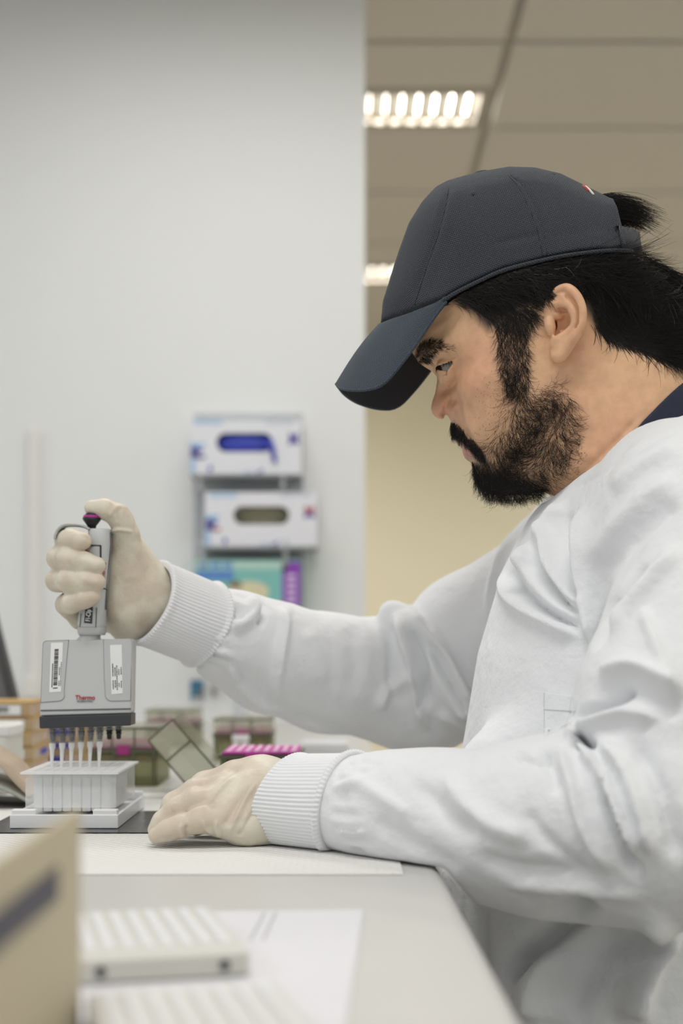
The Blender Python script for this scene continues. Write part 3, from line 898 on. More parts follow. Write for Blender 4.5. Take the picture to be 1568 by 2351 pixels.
# brim: a bent sheet from the cap's front edge to the drooping visor edge
def brim():
    # attachment curve and outer edge from the median plane out to the near side
    att = [(874, 738, 0), (886, 733, 20), (920, 722, 40), (965, 706, 55), (1022, 688, 66)]
    out = [(770, 880, 0), (778, 889, 18), (800, 894, 36), (842, 893, 52), (880, 879, 61), (920, 834, 65), (956, 786, 66.5), (990, 735, 67), (1023, 690, 67)]
    A = spline([LP(u, v, l * 1e-3) for u, v, l in att], 10)
    O = spline([LP(u, v, l * 1e-3) for u, v, l in out], 6)
    n = 33
    def res(Q, n):
        L = np.concatenate([[0], np.cumsum(np.linalg.norm(np.diff(Q, axis=0), axis=1))]); t = np.linspace(0, L[-1], n)
        return np.stack([np.interp(t, L, Q[:, i]) for i in range(3)], 1)
    A, O = res(A, n), res(O, n)
    mir = np.array([1, -1, 1])
    A = np.vstack([(A * mir)[::-1][:-1], A]); O = np.vstack([(O * mir)[::-1][:-1], O])
    N = len(A); M = 22
    T, th = np.linspace(0, 1, M), 0.0042
    top = np.zeros((M, N, 3))
    for i, t in enumerate(T):
        top[i] = A * (1 - t) + O * t
        top[i, :, 2] += 0.004 * math.sin(math.pi * t)
    top[0] += (A - A.mean(0)) * 0 + np.array([0.004, 0, 0.0])
    # stitched rows
    dz = np.zeros((M, N))
    bot = top.copy(); bot[..., 2] -= th * np.minimum(1, (1 - T)[:, None] * 6 + 0.35); bot[..., 0] += 0.0012
    return top, bot, M, N
top, bot, M_, N_ = brim()
def grid_faces(M, N, off=0, flip=False):
    F = []
    for i in range(M - 1):
        for j in range(N - 1):
            q = (off + i * N + j, off + i * N + j + 1, off + (i + 1) * N + j + 1, off + (i + 1) * N + j)
            F.append(q[::-1] if flip else q)
    return F
tv = loc2w(top.reshape(-1, 3)); bv = loc2w(bot.reshape(-1, 3))
link('brim', make_mesh('brim', tv, grid_faces(M_, N_), True), m_brim, cap)
rim_f = [(N_ * (M_ - 1) + j, N_ * (M_ - 1) + j + 1, N_ * M_ + N_ * (M_ - 1) + j + 1, N_ * M_ + N_ * (M_ - 1) + j) for j in range(N_ - 1)]
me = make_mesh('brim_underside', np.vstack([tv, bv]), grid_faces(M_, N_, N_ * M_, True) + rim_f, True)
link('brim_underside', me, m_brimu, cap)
# piped edge along the visor
put('brim_edge', tube((tv.reshape(M_, N_, 3)[-1] + bv.reshape(M_, N_, 3)[-1]) / 2, 0.0013, 8), m_brim, cap, True)
# hem band under the crown, near and far side
hem = spline([LP(u, v, l * 1e-3) for u, v, l in ((1452, 576, 58), (1400, 575, 74), (1330, 582, 79), (1260, 594, 80.5), (1160, 619, 79.5), (1100, 645, 75.5), (1050, 670, 71), (1018, 689, 66.5))], 8)
for sg in (1, -1):
    put('hem', tube(loc2w(hem * np.array([1, sg, 1])), 0.0017, 8), m_cap, cap, True)
# button on the crown
bt = HP(1107, 401, 0.0)
put('button', lathe([(0.0001, -0.004), (0.008, -0.004), (0.0095, -0.001), (0.008, 0.0025), (0.004, 0.0038), (0.0001, 0.0042)], 20, bt + np.array([0, 0, -0.001]), (-0.12, 0, 1)), m_cap, cap, True)
# adjusting strap at the back
st = spline([LP(u, v, l * 1e-3) for u, v, l in ((1420, 545, 63), (1440, 548, 52), (1452, 552, 40), (1464, 556, 20), (1468, 558, 0), (1464, 556, -20), (1452, 552, -40))], 6)
ribV, ribF = [], []
for i, p in enumerate(st):
    for dz, ds in ((0.010, -0.003), (0.010, 0.000), (-0.011, 0.003), (-0.011, 0.0)):
        ribV.append(p + np.array([ds, 0.0, dz]))
for i in range(len(st) - 1):
    for a in range(4):
        b2 = (a + 1) % 4
        ribF.append((i * 4 + a, i * 4 + b2, i * 4 + 4 + b2, i * 4 + 4 + a))
put('strap', (loc2w(np.array(ribV)), ribF), m_cap, cap, True)
# small embroidered mark on the back panel
m_red = mat('embroidery_red', (0.45, 0.05, 0.05), 0.8); m_wht = mat('embroidery_white', (0.75, 0.72, 0.68), 0.8)
for (ua, va), (ub, vb), mm_ in (((1334, 419), (1348, 431), m_red), ((1340, 421), (1360, 439), m_wht)):
    pa, na = CP.point(np.array([ua + 4.0]), np.array([va + 8.0])); pb, nb = CP.point(np.array([ub + 2.0]), np.array([vb + 8.0]))
    put('embroidered_mark', tube([pa[0] + na[0] * 0.0002, (pa[0] + pb[0]) / 2 + na[0] * 0.0006, pb[0] + nb[0] * 0.0002], 0.0011, 6), mm_, cap, True)
# ------------------------------------------------------------------ gown
GF = Field((-0.15, 0.92, -0.50), (0.56, 1.70, 0.235), 0.0032)
# torso: stacked ellipses (z, front x, depth, half width, centre y)
TZ = np.array([-0.52, -0.40, -0.30, -0.20, -0.084, -0.004, 0.076, 0.12, 0.16, 0.20])
TF = np.array([0.090, 0.088, 0.086, 0.088, 0.113, 0.126, 0.150, 0.172, 0.205, 0.25])
TD = np.array([0.40, 0.38, 0.36, 0.33, 0.32, 0.31, 0.29, 0.27, 0.22, 0.16])
TW = np.array([0.215, 0.21, 0.205, 0.20, 0.195, 0.19, 0.18, 0.155, 0.115, 0.075])
sl, x, y, z = GF.sub((-0.2, 0.9, -0.6), (0.6, 1.75, 0.3))
zf = z.ravel()
xf = np.interp(zf, TZ, TF)[None, None]; xd = np.interp(zf, TZ, TD)[None, None]; yw = np.interp(zf, TZ, TW)[None, None]
q = np.sqrt(((x - xf - xd / 2) / (xd / 2)) ** 2 + ((y - 1.305) / yw) ** 2)
dz_top = z - 0.205
d = np.maximum((q - 1) * np.minimum(xd / 2, yw) * 0.9, dz_top).astype(np.float32)
GF.blend(sl, d, 0.02)
def C(*rows):
    return [(P(u, v, Y), r) for u, v, Y, r in rows]
# shoulders
GF.chain(C((1490, 1090, 1.24, 0.052), (1600, 1180, 1.15, 0.065), (1690, 1260, 1.11, 0.075)), 0.05)
GF.chain(C((1380, 1190, 1.40, 0.055), (1300, 1290, 1.47, 0.062)), 0.04)
# near arm
near_arm = C((808, 1850, 1.165, 0.041), (900, 1858, 1.14, 0.043), (1000, 1870, 1.12, 0.048), (1100, 1897, 1.10, 0.054), (1250, 1897, 1.07, 0.065), (1400, 1895, 1.045, 0.068), (1545, 1885, 1.03, 0.074))
GF.chain(near_arm, 0.02)
GF.chain(C((1545, 1885, 1.03, 0.074), (1580, 1620, 1.06, 0.080), (1615, 1440, 1.08, 0.070), (1690, 1260, 1.11, 0.075)), 0.02)
# far arm
far_arm = C((1285, 1335, 1.49, 0.066), (1080, 1465, 1.55, 0.068), (975, 1580, 1.57, 0.066), (890, 1560, 1.57, 0.066), (750, 1545, 1.53, 0.0615), (620, 1508, 1.49, 0.056), (540, 1468, 1.46, 0.047), (480, 1440, 1.445, 0.041))
GF.chain(far_arm, 0.018)
GF.chain(C((965, 1590, 1.57, 0.064), (1090, 1575, 1.53, 0.046)), 0.02)
GF.chain(C((900, 1408, 1.53, 0.015), (945, 1455, 1.515, 0.016), (1005, 1530, 1.50, 0.015), (1070, 1630, 1.485, 0.011)), 0.012)
GF.chain(C((930, 1420, 1.53, 0.012), (950, 1500, 1.515, 0.014), (975, 1600, 1.515, 0.015), (985, 1690, 1.53, 0.012)), 0.012)
GF.chain(C((1072, 1768, 1.21, 0.011), (1140, 1752, 1.21, 0.020), (1230, 1738, 1.20, 0.030)), 0.03)
# folds that stand away as bodies of their own
# the collar follows the neck: offset of the head relief below the neckline
neck_line = [(1262, 1134), (1300, 1110), (1340, 1085), (1385, 1062), (1430, 1033), (1500, 985), (1568, 953), (1640, 915)]
X3 = x - HC[0]; Y3 = y - HC[1]
ss = X3 * SV[0] + Y3 * SV[1]; ll = X3 * LV[0] + Y3 * LV[1]
zz = (z - HC[2])
slc, xc, yc, zc = GF.sub((0.10, 1.12, -0.02), (0.5, 1.48, 0.24))
S3 = (xc - HC[0]) * SV[0] + (yc - HC[1]) * SV[1]; L3 = np.abs((xc - HC[0]) * LV[0] + (yc - HC[1]) * LV[1])
Zc = np.broadcast_to(zc - HC[2], np.broadcast_shapes(S3.shape, zc.shape)); Sc = np.broadcast_to(S3, Zc.shape)
Wn = H.at(Sc.ravel(), Zc.ravel()).reshape(Zc.shape) + 0.0065
nl = np.array([px2(u, v, 0.068) for u, v in neck_line])
ztop = np.interp(Sc, nl[:, 0], nl[:, 1])
col_d = np.maximum(np.maximum(L3 - Wn, Zc - ztop), ztop - 0.10 - Zc).astype(np.float32)
GF.blend(slc, col_d, 0.012)
# open the neckline: nothing of the gown rises above the neck line
cut = np.where(Sc < nl[-1, 0], Zc - ztop, -1).astype(np.float32)
GF.A[slc] = np.maximum(GF.A[slc], np.where(L3 < 0.095, cut, -1))
# rest on the bench
slb, xb, yb, zb = GF.sub((-0.2, 0.9, -0.6), (0.12, 1.21, 0.3))
GF.A[slb] = np.maximum(GF.A[slb], (BZ + 0.0015) - np.maximum(0, xb - 0.077) * 1.2 - zb)
gv, gq = GF.mesh()
gv = relax(gv, gq, 5, 0.5)
gn = vert_normals(gv, gq)
NEAR, FAR = (0.9, 1.40), (1.36, 1.75)
folds = [
    # chest
    ([(1152, 1285), (1158, 1340), (1195, 1388), (1265, 1428), (1350, 1464)], 9, 22, 8, NEAR),
    ([(1168, 1300), (1185, 1345), (1235, 1393), (1300, 1432), (1352, 1455)], -6, 8, 16, NEAR),
    ([(1258, 1195), (1262, 1280), (1300, 1350), (1345, 1405)], 8, 18, 10, NEAR),
    ([(1210, 1230), (1215, 1310), (1260, 1375), (1330, 1430)], 6, 16, 14, NEAR),
    ([(1236, 1220), (1240, 1300), (1290, 1372), (1345, 1425)], -5, 10, 12, NEAR),
    ([(1305, 1170), (1302, 1260), (1318, 1330), (1345, 1390)], -5, 16, 10, NEAR),
    ([(1338, 1140), (1334, 1260), (1340, 1380), (1352, 1465), (1358, 1520)], 8, 6, 26, NEAR),
    ([(1300, 1140), (1250, 1215), (1215, 1290), (1195, 1330)], 6, 16, 12, NEAR),
    ([(1180, 1185), (1160, 1250), (1130, 1340), (1115, 1440)], 4, 10, 10, (1.2, 1.6)),
    # collar and shoulder
    ([(1290, 1135), (1345, 1108), (1420, 1062), (1500, 1015), (1568, 985)], -2.0, 5, 5, NEAR),
    ([(1400, 1130), (1470, 1070), (1568, 1020)], 4, 22, 26, NEAR),
    ([(1360, 1300), (1410, 1220), (1480, 1150), (1568, 1090)], 5, 26, 26, NEAR),
    ([(1400, 1330), (1450, 1250), (1510, 1190), (1568, 1150)], -5, 20, 24, NEAR),
    # upper arm against the chest
    ([(1490, 1290), (1440, 1372), (1408, 1398), (1384, 1456), (1357, 1507)], -9, 16, 10, NEAR),
    ([(1568, 1250), (1500, 1330), (1440, 1400), (1400, 1470)], 6, 22, 18, NEAR),
    ([(1475, 1390), (1500, 1460), (1530, 1530), (1568, 1590)], 5, 18, 14, NEAR),
    ([(1370, 1555), (1450, 1530), (1520, 1560), (1568, 1605)], 8, 16, 22, NEAR),
    ([(1345, 1600), (1420, 1585), (1490, 1600), (1568, 1650)], -4, 20, 16, NEAR),
    ([(1310, 1665), (1370, 1632), (1430, 1602), (1448, 1570)], -11, 8, 16, NEAR),
    ([(1312, 1685), (1372, 1655), (1440, 1635), (1520, 1650)], 7, 16, 14, NEAR),
    ([(1312, 1650), (1318, 1690), (1360, 1740), (1420, 1860), (1470, 1990)], 13, 16, 10, NEAR),
    ([(1318, 1692), (1338, 1706), (1356, 1724)], -34, 14, 14, NEAR),
    ([(1345, 1700), (1372, 1760), (1395, 1850), (1440, 1960), (1470, 2040)], -8, 16, 14, NEAR),
    ([(1370, 1690), (1430, 1760), (1470, 1860), (1500, 1980)], 8, 20, 18, NEAR),
    ([(1440, 1690), (1500, 1780), (1540, 1900), (1560, 2000)], -5, 26, 24, NEAR),
    ([(1262, 1705), (1290, 1730), (1310, 1790), (1340, 1900), (1400, 2010)], 6, 14, 12, NEAR),
    ([(1230, 1715), (1262, 1760), (1280, 1830)], -4, 12, 12, NEAR),
    ([(1180, 1720), (1200, 1742), (1240, 1750), (1262, 1720)], -5, 8, 8, NEAR),
    # forearm
    ([(1010, 1765), (1060, 1830), (1130, 1890), (1230, 1930)], 5, 28, 22, NEAR),
    ([(940, 1790), (985, 1830), (1040, 1890), (1110, 1920)], -4, 22, 26, NEAR),
    ([(770, 1790), (830, 1800), (890, 1835), (960, 1880)], 3.5, 20, 14, NEAR),
    ([(850, 1870), (920, 1920), (990, 1960), (1060, 2000)], -3.5, 24, 20, NEAR),
    ([(1080, 1960), (1180, 1990), (1290, 2000), (1400, 2030)], -3.5, 20, 20, NEAR),
    ([(1130, 2020), (1250, 2040), (1380, 2050), (1500, 2060)], 3, 16, 16, NEAR),
    ([(1200, 1840), (1230, 1900), (1290, 1960), (1370, 2020)], -3, 18, 18, NEAR),
    # far arm
    ([(560, 1375), (590, 1400), (560, 1430), (520, 1440)], 7, 14, 14, FAR),
    ([(585, 1372), (605, 1400), (590, 1440)], -6, 9, 9, FAR),
    ([(640, 1385), (650, 1430), (640, 1500), (632, 1590), (630, 1625)], 7, 8, 22, FAR),
    ([(662, 1400), (665, 1450), (655, 1530), (645, 1600)], -3, 10, 10, FAR),
    ([(470, 1470), (520, 1500), (540, 1545), (580, 1600), (660, 1640)], 5, 16, 10, FAR),
    ([(500, 1500), (540, 1530), (560, 1580)], -5, 7, 7, FAR),
    ([(650, 1640), (720, 1655), (800, 1680), (870, 1690)], -4, 8, 12, FAR),
    ([(905, 1395), (925, 1460), (945, 1540), (955, 1600), (975, 1690)], 8, 10, 16, FAR),
    ([(885, 1420), (900, 1480), (900, 1560), (890, 1620)], -5, 12, 14, FAR),
    ([(918, 1392), (960, 1430), (1010, 1480), (1050, 1560), (1085, 1650)], 8, 14, 14, FAR),
    ([(935, 1430), (960, 1490), (975, 1570), (965, 1640)], -8, 10, 12, FAR),
    ([(980, 1470), (1020, 1540), (1060, 1620), (1085, 1660)], -8, 12, 10, FAR),
    ([(870, 1640), (880, 1600), (930, 1560), (960, 1580)], 6, 14, 14, FAR),
    ([(1000, 1640), (1040, 1650), (1085, 1670)], 5, 14, 14, FAR),
    ([(700, 1440), (730, 1500), (735, 1580)], 2.5, 26, 26, FAR),
    ([(800, 1430), (815, 1500), (810, 1600)], -2.5, 24, 24, FAR),
    # lap
    ([(1160, 2260), (1230, 2190), (1300, 2130), (1380, 2080)], -16, 14, 40, NEAR),
    ([(1280, 2170), (1230, 2260), (1220, 2351)], 10, 40, 30, NEAR),
    ([(1430, 2120), (1350, 2230), (1300, 2351)], -5, 40, 40, NEAR),
    ([(1568, 2130), (1510, 2200), (1485, 2300), (1480, 2360)], 28, 60, 12, NEAR),
]
r_p = np.random.default_rng(21)
for k in range(26):                              # gathers where the sleeves meet the cuffs
    t_ = (k + 0.5) / 26; a_ = math.pi * (t_ * 1.0)
    u0_, v0_ = 812 - 62 * math.sin(a_), 1738 + 222 * t_
    L_ = r_p.uniform(35, 90)
    folds.append(([(u0_, v0_), (u0_ + L_ * 0.5, v0_ + (0.5 - t_) * -8 + r_p.normal(0, 3)), (u0_ + L_, v0_ + (0.5 - t_) * -30 + r_p.normal(0, 6))], r_p.choice([-1.4, 1.2]), 6, 6, NEAR))
    u1_, v1_ = 516 - 84 * t_, 1350 + 172 * t_
    folds.append(([(u1_, v1_), (u1_ + L_ * 0.45, v1_ + L_ * 0.2 + r_p.normal(0, 3)), (u1_ + L_ * 0.9, v1_ + L_ * 0.36 + r_p.normal(0, 6))], r_p.choice([-1.8, 1.5]), 6, 6, FAR))
gv = strokes(gv, gn, [(f[0], f[1] * 1.6, f[2] * 0.85, f[3] * 0.85, f[4]) for f in folds])
gv = relax(gv, gq, 2, 0.35)
hole_u, hole_v = proj(gv); hd_ = np.hypot((hole_u - 1338) / 16, (hole_v - 1706) / 12)     # deep pocket of shadow in the crook of the elbow
gv = gv + np.array([0, 1.0, 0]) * (0.022 * np.exp(-hd_ ** 2) * (gv[:, 1] < 1.15))[:, None]
m_gown = mat('gown_cotton', (0.80, 0.815, 0.835), 0.85, sss=0.0, spec=0.2, sheen=0.15, bump=[(28, 0.004, 3), (75, 0.0018, 4), (1500, 0.00025, 2)])
gown = link('gown', make_mesh('gown', gv, gq, True), m_gown, person)
gown['label'] = 'white cotton laboratory gown with ribbed cuffs'

# navy shirt collar inside the gown
NF = Field((0.20, 1.16, 0.10), (0.46, 1.44, 0.30), 0.002)
sln, xn, yn, zn = NF.sub((0, 1, 0), (1, 2, 1))
S3 = (xn - HC[0]) * SV[0] + (yn - HC[1]) * SV[1]; L3 = np.abs((xn - HC[0]) * LV[0] + (yn - HC[1]) * LV[1])
Zn = np.broadcast_to(zn - HC[2], np.broadcast_shapes(S3.shape, zn.shape)); Sn = np.broadcast_to(S3, Zn.shape)
Wn = H.at(Sn.ravel(), Zn.ravel()).reshape(Zn.shape)
cl = np.array([px2(u, v, 0.068) for u, v in [(1415, 1046), (1440, 1010), (1480, 962), (1530, 910), (1575, 868), (1640, 820)]])
zt = np.interp(Sn, cl[:, 0], cl[:, 1])
dN = np.maximum(np.maximum(L3 - Wn - 0.0035, Zn - zt), np.maximum(zt - 0.07 - Zn, cl[0, 0] - Sn))
NF.A[:] = np.maximum(dN, -(L3 - Wn + 0.004)).astype(np.float32)
nv, nq = NF.mesh()
m_navy = mat('navy_knit', (0.012, 0.016, 0.038), 0.9, bump=[(1400, 0.0005, 2)], sheen=0.2)
link('shirt_collar', make_mesh('shirt_collar', relax(nv, nq, 2, 0.5), nq, True), m_navy, person)

# chest pocket: a patch laid on the gown
from mathutils.bvhtree import BVHTree
gown_tree = BVHTree.FromPolygons([tuple(v) for v in gv.tolist()], [tuple(q_) for q_ in gq.tolist()])
def cast(u, v, tree=None):
    d_ = Vector(((u - CX) / FPX, 1.0, (HZ - v) / FPX)).normalized()
    h_ = (tree or gown_tree).ray_cast(Vector((0, 0, 0)), d_)
    return (np.array(h_[0]), np.array(h_[1])) if h_[0] is not None else (None, None)
def patch(name, corners, m, parent, lift, nu=16, nv_=16, tree=None):
    """quad patch (corner pixels tl, tr, br, bl) laid onto the cloth with a little thickness"""
    tl, tr, br, bl = [np.array(c, float) for c in corners]
    V = []; 
    for i in range(nv_ + 1):
        for j in range(nu + 1):
            a, b = i / nv_, j / nu
            p = (tl * (1 - b) + tr * b) * (1 - a) + (bl * (1 - b) + br * b) * a
            h_, n_ = cast(p[0], p[1], tree)
            if h_ is None: h_, n_ = P(p[0], p[1], 1.15), np.array([0, -1.0, 0])
            if n_ @ h_ > 0: n_ = -n_
            V.append((h_, n_))
    top = [h_ + n_ * lift for h_, n_ in V]; bot = [h_ - n_ * 0.0005 for h_, n_ in V]
    N = nu + 1; F = grid_faces(nv_ + 1, N); n0 = len(top)
    F += grid_faces(nv_ + 1, N, n0, True)
    ring = list(range(nu + 1)) + [i * N + nu for i in range(1, nv_ + 1)] + [nv_ * N + j for j in range(nu - 1, -1, -1)] + [i * N for i in range(nv_ - 1, 0, -1)]
    for a, b in zip(ring, ring[1:] + ring[:1]): F.append((b, a, n0 + a, n0 + b))
    return put(name, (np.array(top + bot), F), m, parent, True)
patch('pocket', [(1250, 1592), (1328, 1601), (1312, 1660), (1249, 1692)], m_gown, gown, 0.0007)
patch('pocket_hem', [(1250, 1590), (1328, 1599), (1322, 1634), (1250, 1630)], m_gown, gown, 0.0012)

# ribbed cuffs: ribs run along the arm
m_cuff = mat('cuff_knit', (0.83, 0.84, 0.86), 0.9, sheen=0.2, spec=0.2, bump=[(1500, 0.0003, 2)])
def cuff(a, b, ra, rb, ribs, label, zmin=None, flat=1.0, wob=0.0, roll=0.0, seed=1, sh0=0.0, sh1=0.0):
    a, b = np.asarray(a, float), np.asarray(b, float)
    ax = (b - a) / np.linalg.norm(b - a)
    up = np.array([0, 0, 1.0]); e2_ = up - ax * (up @ ax); e2_ /= np.linalg.norm(e2_)
    e1_ = np.cross(ax, e2_)
    n = ribs * 6; K = 40
    th = np.arange(n) * 2 * math.pi / n
    r_ = np.random.default_rng(seed)
    ph = r_.uniform(0, 6, 6)
    V = []
    T = np.concatenate([[-0.02, -0.03, -0.015], np.linspace(0, 1, K), [1.02, 1.02, 1.0]])
    RM = np.concatenate([[0.86, 0.95, 0.99], np.ones(K), [0.99, 0.95, 0.86]])
    for t, rm in zip(T, RM):
        tc = min(max(t, 0), 1)
        r = (ra + (rb - ra) * tc) * rm
        r = r + 0.0022 * math.exp(-((tc - 0.97) / 0.035) ** 2) * 1.6 + 0.0014 * math.exp(-(tc / 0.06) ** 2)
        w = wob * (np.sin(2 * th + ph[0] + 2 * tc) * 0.5 + np.sin(3 * th + ph[1] - 3 * tc) * 0.4 + np.sin(5 * th + ph[2] + 4 * tc) * 0.25)
        rib = 0.00055 * np.cos(ribs * th + 1.2 * np.sin(3 * tc + th * 2)) 
        R = r * (1 + w) + rib * rm
        sh = (0.004 * np.sin(2 * th + ph[3]) + 0.003 * np.sin(3 * th + ph[4])) * wob * 12
        p = a + (b - a) * t + np.outer(R * np.cos(th), e1_) * flat + np.outer(R * np.sin(th), e2_) + np.outer(sh + (sh0 + (sh1 - sh0) * tc) * R * np.sin(th), ax)
        V.append(p)
    V = np.array(V)
    if zmin is not None:
        V[..., 2] = np.where(V[..., 2] < zmin + 0.004, zmin + 0.004 * np.exp((V[..., 2] - zmin - 0.004) / 0.004), V[..., 2])
    KK = len(T)
    i = np.arange(KK - 1)[:, None] * n; j = np.arange(n)[None]; j2 = (j + 1) % n
    F = np.stack([(i + j).ravel(), (i + j2).ravel(), (i + n + j2).ravel(), (i + n + j).ravel()], 1)
    return link(label, make_mesh(label, V.reshape(-1, 3), F, True), m_cuff, gown)
cuff(P(650, 1840, 1.206), P(800, 1849, 1.167), 0.0405, 0.0430, 76, 'cuff', zmin=BZ + 0.0012, wob=0.012, seed=3, sh0=0.38, sh1=0.15)
cuff(P(345, 1384, 1.405), P(474, 1436, 1.442), 0.0420, 0.0430, 74, 'cuff', wob=0.03, seed=5)

# ------------------------------------------------------------------ gloved hands
m_glove = mat('latex', (0.72, 0.64, 0.52), 0.42, sss=0.15, ssss=0.003, sssr=(1, 0.8, 0.55), spec=0.35, vary=(40, 0.06), bump=[(160, 0.0006, 4), (1600, 0.00012, 2)])
def hand(field, lines, name, label):
    V, Q = field.mesh()
    V = relax(V, Q, 2, 0.5)
    N = vert_normals(V, Q)
    V = strokes(V, N, [(l_[0], l_[1] * 1.7, *l_[2:]) for l_ in lines])
    o = link(name, make_mesh(name, V, Q, True), m_glove, person)
    o['label'] = label
    return V, Q
nt = m_glove.node_tree; b_ = nt.nodes['Principled BSDF']      # patches where the latex clings and shows the skin
tc_ = nt.nodes.new('ShaderNodeTexCoord'); n_ = nt.nodes.new('ShaderNodeTexNoise'); n_.inputs['Scale'].default_value = 26; n_.inputs['Detail'].default_value = 5
rp_ = nt.nodes.new('ShaderNodeMapRange'); rp_.inputs[1].default_value = 0.45; rp_.inputs[2].default_value = 0.56
mx_ = nt.nodes.new('ShaderNodeMix'); mx_.data_type = 'RGBA'; mx_.inputs[6].default_value = (0.61, 0.53, 0.43, 1); mx_.inputs[7].default_value = (0.70, 0.655, 0.54, 1)
nt.links.new(tc_.outputs['Object'], n_.inputs['Vector']); nt.links.new(n_.outputs['Fac'], rp_.inputs[0]); nt.links.new(rp_.outputs[0], mx_.inputs[0]); nt.links.new(mx_.outputs[2], b_.inputs['Base Color'])
# left hand resting on the bench, little finger towards the camera
LF = Field((-0.19, 1.12, -0.18), (0.0, 1.30, -0.08), 0.0014)
def fing(f, rows, k=0.004):
    f.chain(C(*rows), k)
for rows in [((700, 1812, 1.225, 0.022), (600, 1790, 1.222, 0.0185), (540, 1785, 1.222, 0.0150)),
             ((700, 1845, 1.205, 0.024), (600, 1830, 1.204, 0.0205), (515, 1818, 1.203, 0.0150)),
             ((700, 1850, 1.210, 0.022), (610, 1862, 1.201, 0.0195), (505, 1850, 1.190, 0.0145)),
             ((690, 1862, 1.210, 0.017), (622, 1888, 1.199, 0.0165), (565, 1899, 1.186, 0.0140), (505, 1888, 1.178, 0.0115))]:
    fing(LF, rows, 0.014)
for rows in [((505, 1886, 1.178, 0.0115), (460, 1884, 1.172, 0.0100), (415, 1897, 1.170, 0.0090), (385, 1907, 1.171, 0.0084), (360, 1918, 1.172, 0.0072)),
             ((505, 1846, 1.192, 0.0132), (450, 1838, 1.188, 0.0112), (405, 1858, 1.187, 0.0096), (375, 1886, 1.188, 0.0088), (360, 1905, 1.189, 0.0078)),
             ((515, 1815, 1.206, 0.0140), (450, 1818, 1.206, 0.0112), (400, 1846, 1.206, 0.0098), (378, 1885, 1.206, 0.0085)),
             ((540, 1785, 1.225, 0.0135), (470, 1802, 1.226, 0.0112), (420, 1838, 1.226, 0.0098), (400, 1880, 1.224, 0.0085)),
             ((650, 1820, 1.23, 0.018), (560, 1850, 1.245, 0.0125), (490, 1880, 1.245, 0.0105), (450, 1895, 1.242, 0.0092))]:
    fing(LF, rows, 0.0045)
sl_, xx, yy, z_ = LF.sub((-1, 0, -1), (1, 2, 1))
LF.A[:] = np.maximum(LF.A, (BZ + 0.0018) - z_)
hand(LF, [([(590, 1795), (560, 1840), (535, 1890), (522, 1925)], 1.5, 5, 5), ([(594, 1835), (570, 1870), (548, 1915)], 1.3, 4, 4), ([(575, 1800), (545, 1850), (510, 1905)], -1.1, 8, 8),
          ([(585, 1860), (560, 1895), (545, 1925)], -1.2, 6, 6), ([(545, 1775), (500, 1815), (475, 1848), (420, 1868)], 1.0, 6, 6), ([(490, 1915), (470, 1900), (466, 1880)], 1.0, 4, 4),
          ([(505, 1925), (495, 1900), (500, 1880)], 1.2, 4, 4), ([(420, 1925), (414, 1908), (418, 1890)], 1.4, 4, 4), ([(428, 1925), (426, 1906), (430, 1892)], -1.3, 4, 4),
          ([(402, 1862), (398, 1850), (404, 1842)], 0.9, 4, 4), ([(560, 1760), (500, 1785), (430, 1818)], -1.0, 7, 7)], 'glove', 'pale latex glove on the hand resting on the bench')
# right hand closed round the pipette
RF = Field((-0.315, 1.29, -0.012), (-0.155, 1.455, 0.165), 0.0014)
for rows in [((430, 1425, 1.430, 0.034), (345, 1384, 1.414, 0.0335), (290, 1400, 1.408, 0.024)),
             ((330, 1340, 1.405, 0.024), (300, 1290, 1.400, 0.020), (282, 1240, 1.388, 0.0150)),
             ((300, 1440, 1.412, 0.018), (275, 1380, 1.412, 0.016), (262, 1300, 1.408, 0.014)),
             ((290, 1400, 1.398, 0.020), (282, 1320, 1.395, 0.0165)),
             ((270, 1300, 1.412, 0.014), (220, 1290, 1.416, 0.012)), ((270, 1380, 1.414, 0.014), (215, 1390, 1.414, 0.012))]:
    fing(RF, rows, 0.014)
for rows in [((295, 1275, 1.390, 0.0150), (290, 1230, 1.382, 0.0128), (281, 1200, 1.376, 0.0115), (272, 1184, 1.373, 0.0112), (240, 1169, 1.372, 0.0098), (212, 1166, 1.372, 0.0078)),   # thumb
             ((240, 1262, 1.415, 0.0110), (175, 1240, 1.402, 0.0100), (149, 1239, 1.376, 0.0098), (160, 1238, 1.352, 0.0096), (190, 1242, 1.342, 0.0084)),       # index
             ((230, 1290, 1.418, 0.0115), (160, 1282, 1.404, 0.0108), (134, 1281, 1.374, 0.0110), (155, 1283, 1.350, 0.0108), (195, 1292, 1.341, 0.0098), (222, 1298, 1.339, 0.0084)),
             ((230, 1335, 1.418, 0.0115), (160, 1332, 1.404, 0.0105), (131, 1333, 1.374, 0.0108), (155, 1333, 1.350, 0.0106), (195, 1334, 1.341, 0.0098), (222, 1337, 1.339, 0.0086)),
             ((230, 1385, 1.414, 0.0110), (180, 1400, 1.402, 0.0100), (152, 1388, 1.374, 0.0102), (165, 1384, 1.352, 0.0098), (195, 1375, 1.343, 0.0090), (213, 1369, 1.341, 0.0078))]:
    fing(RF, rows, 0.0032)
RF.chain(C((160, 1400, 1.385, 0.009), (182, 1424, 1.395, 0.008), (230, 1430, 1.41, 0.011)), 0.006)
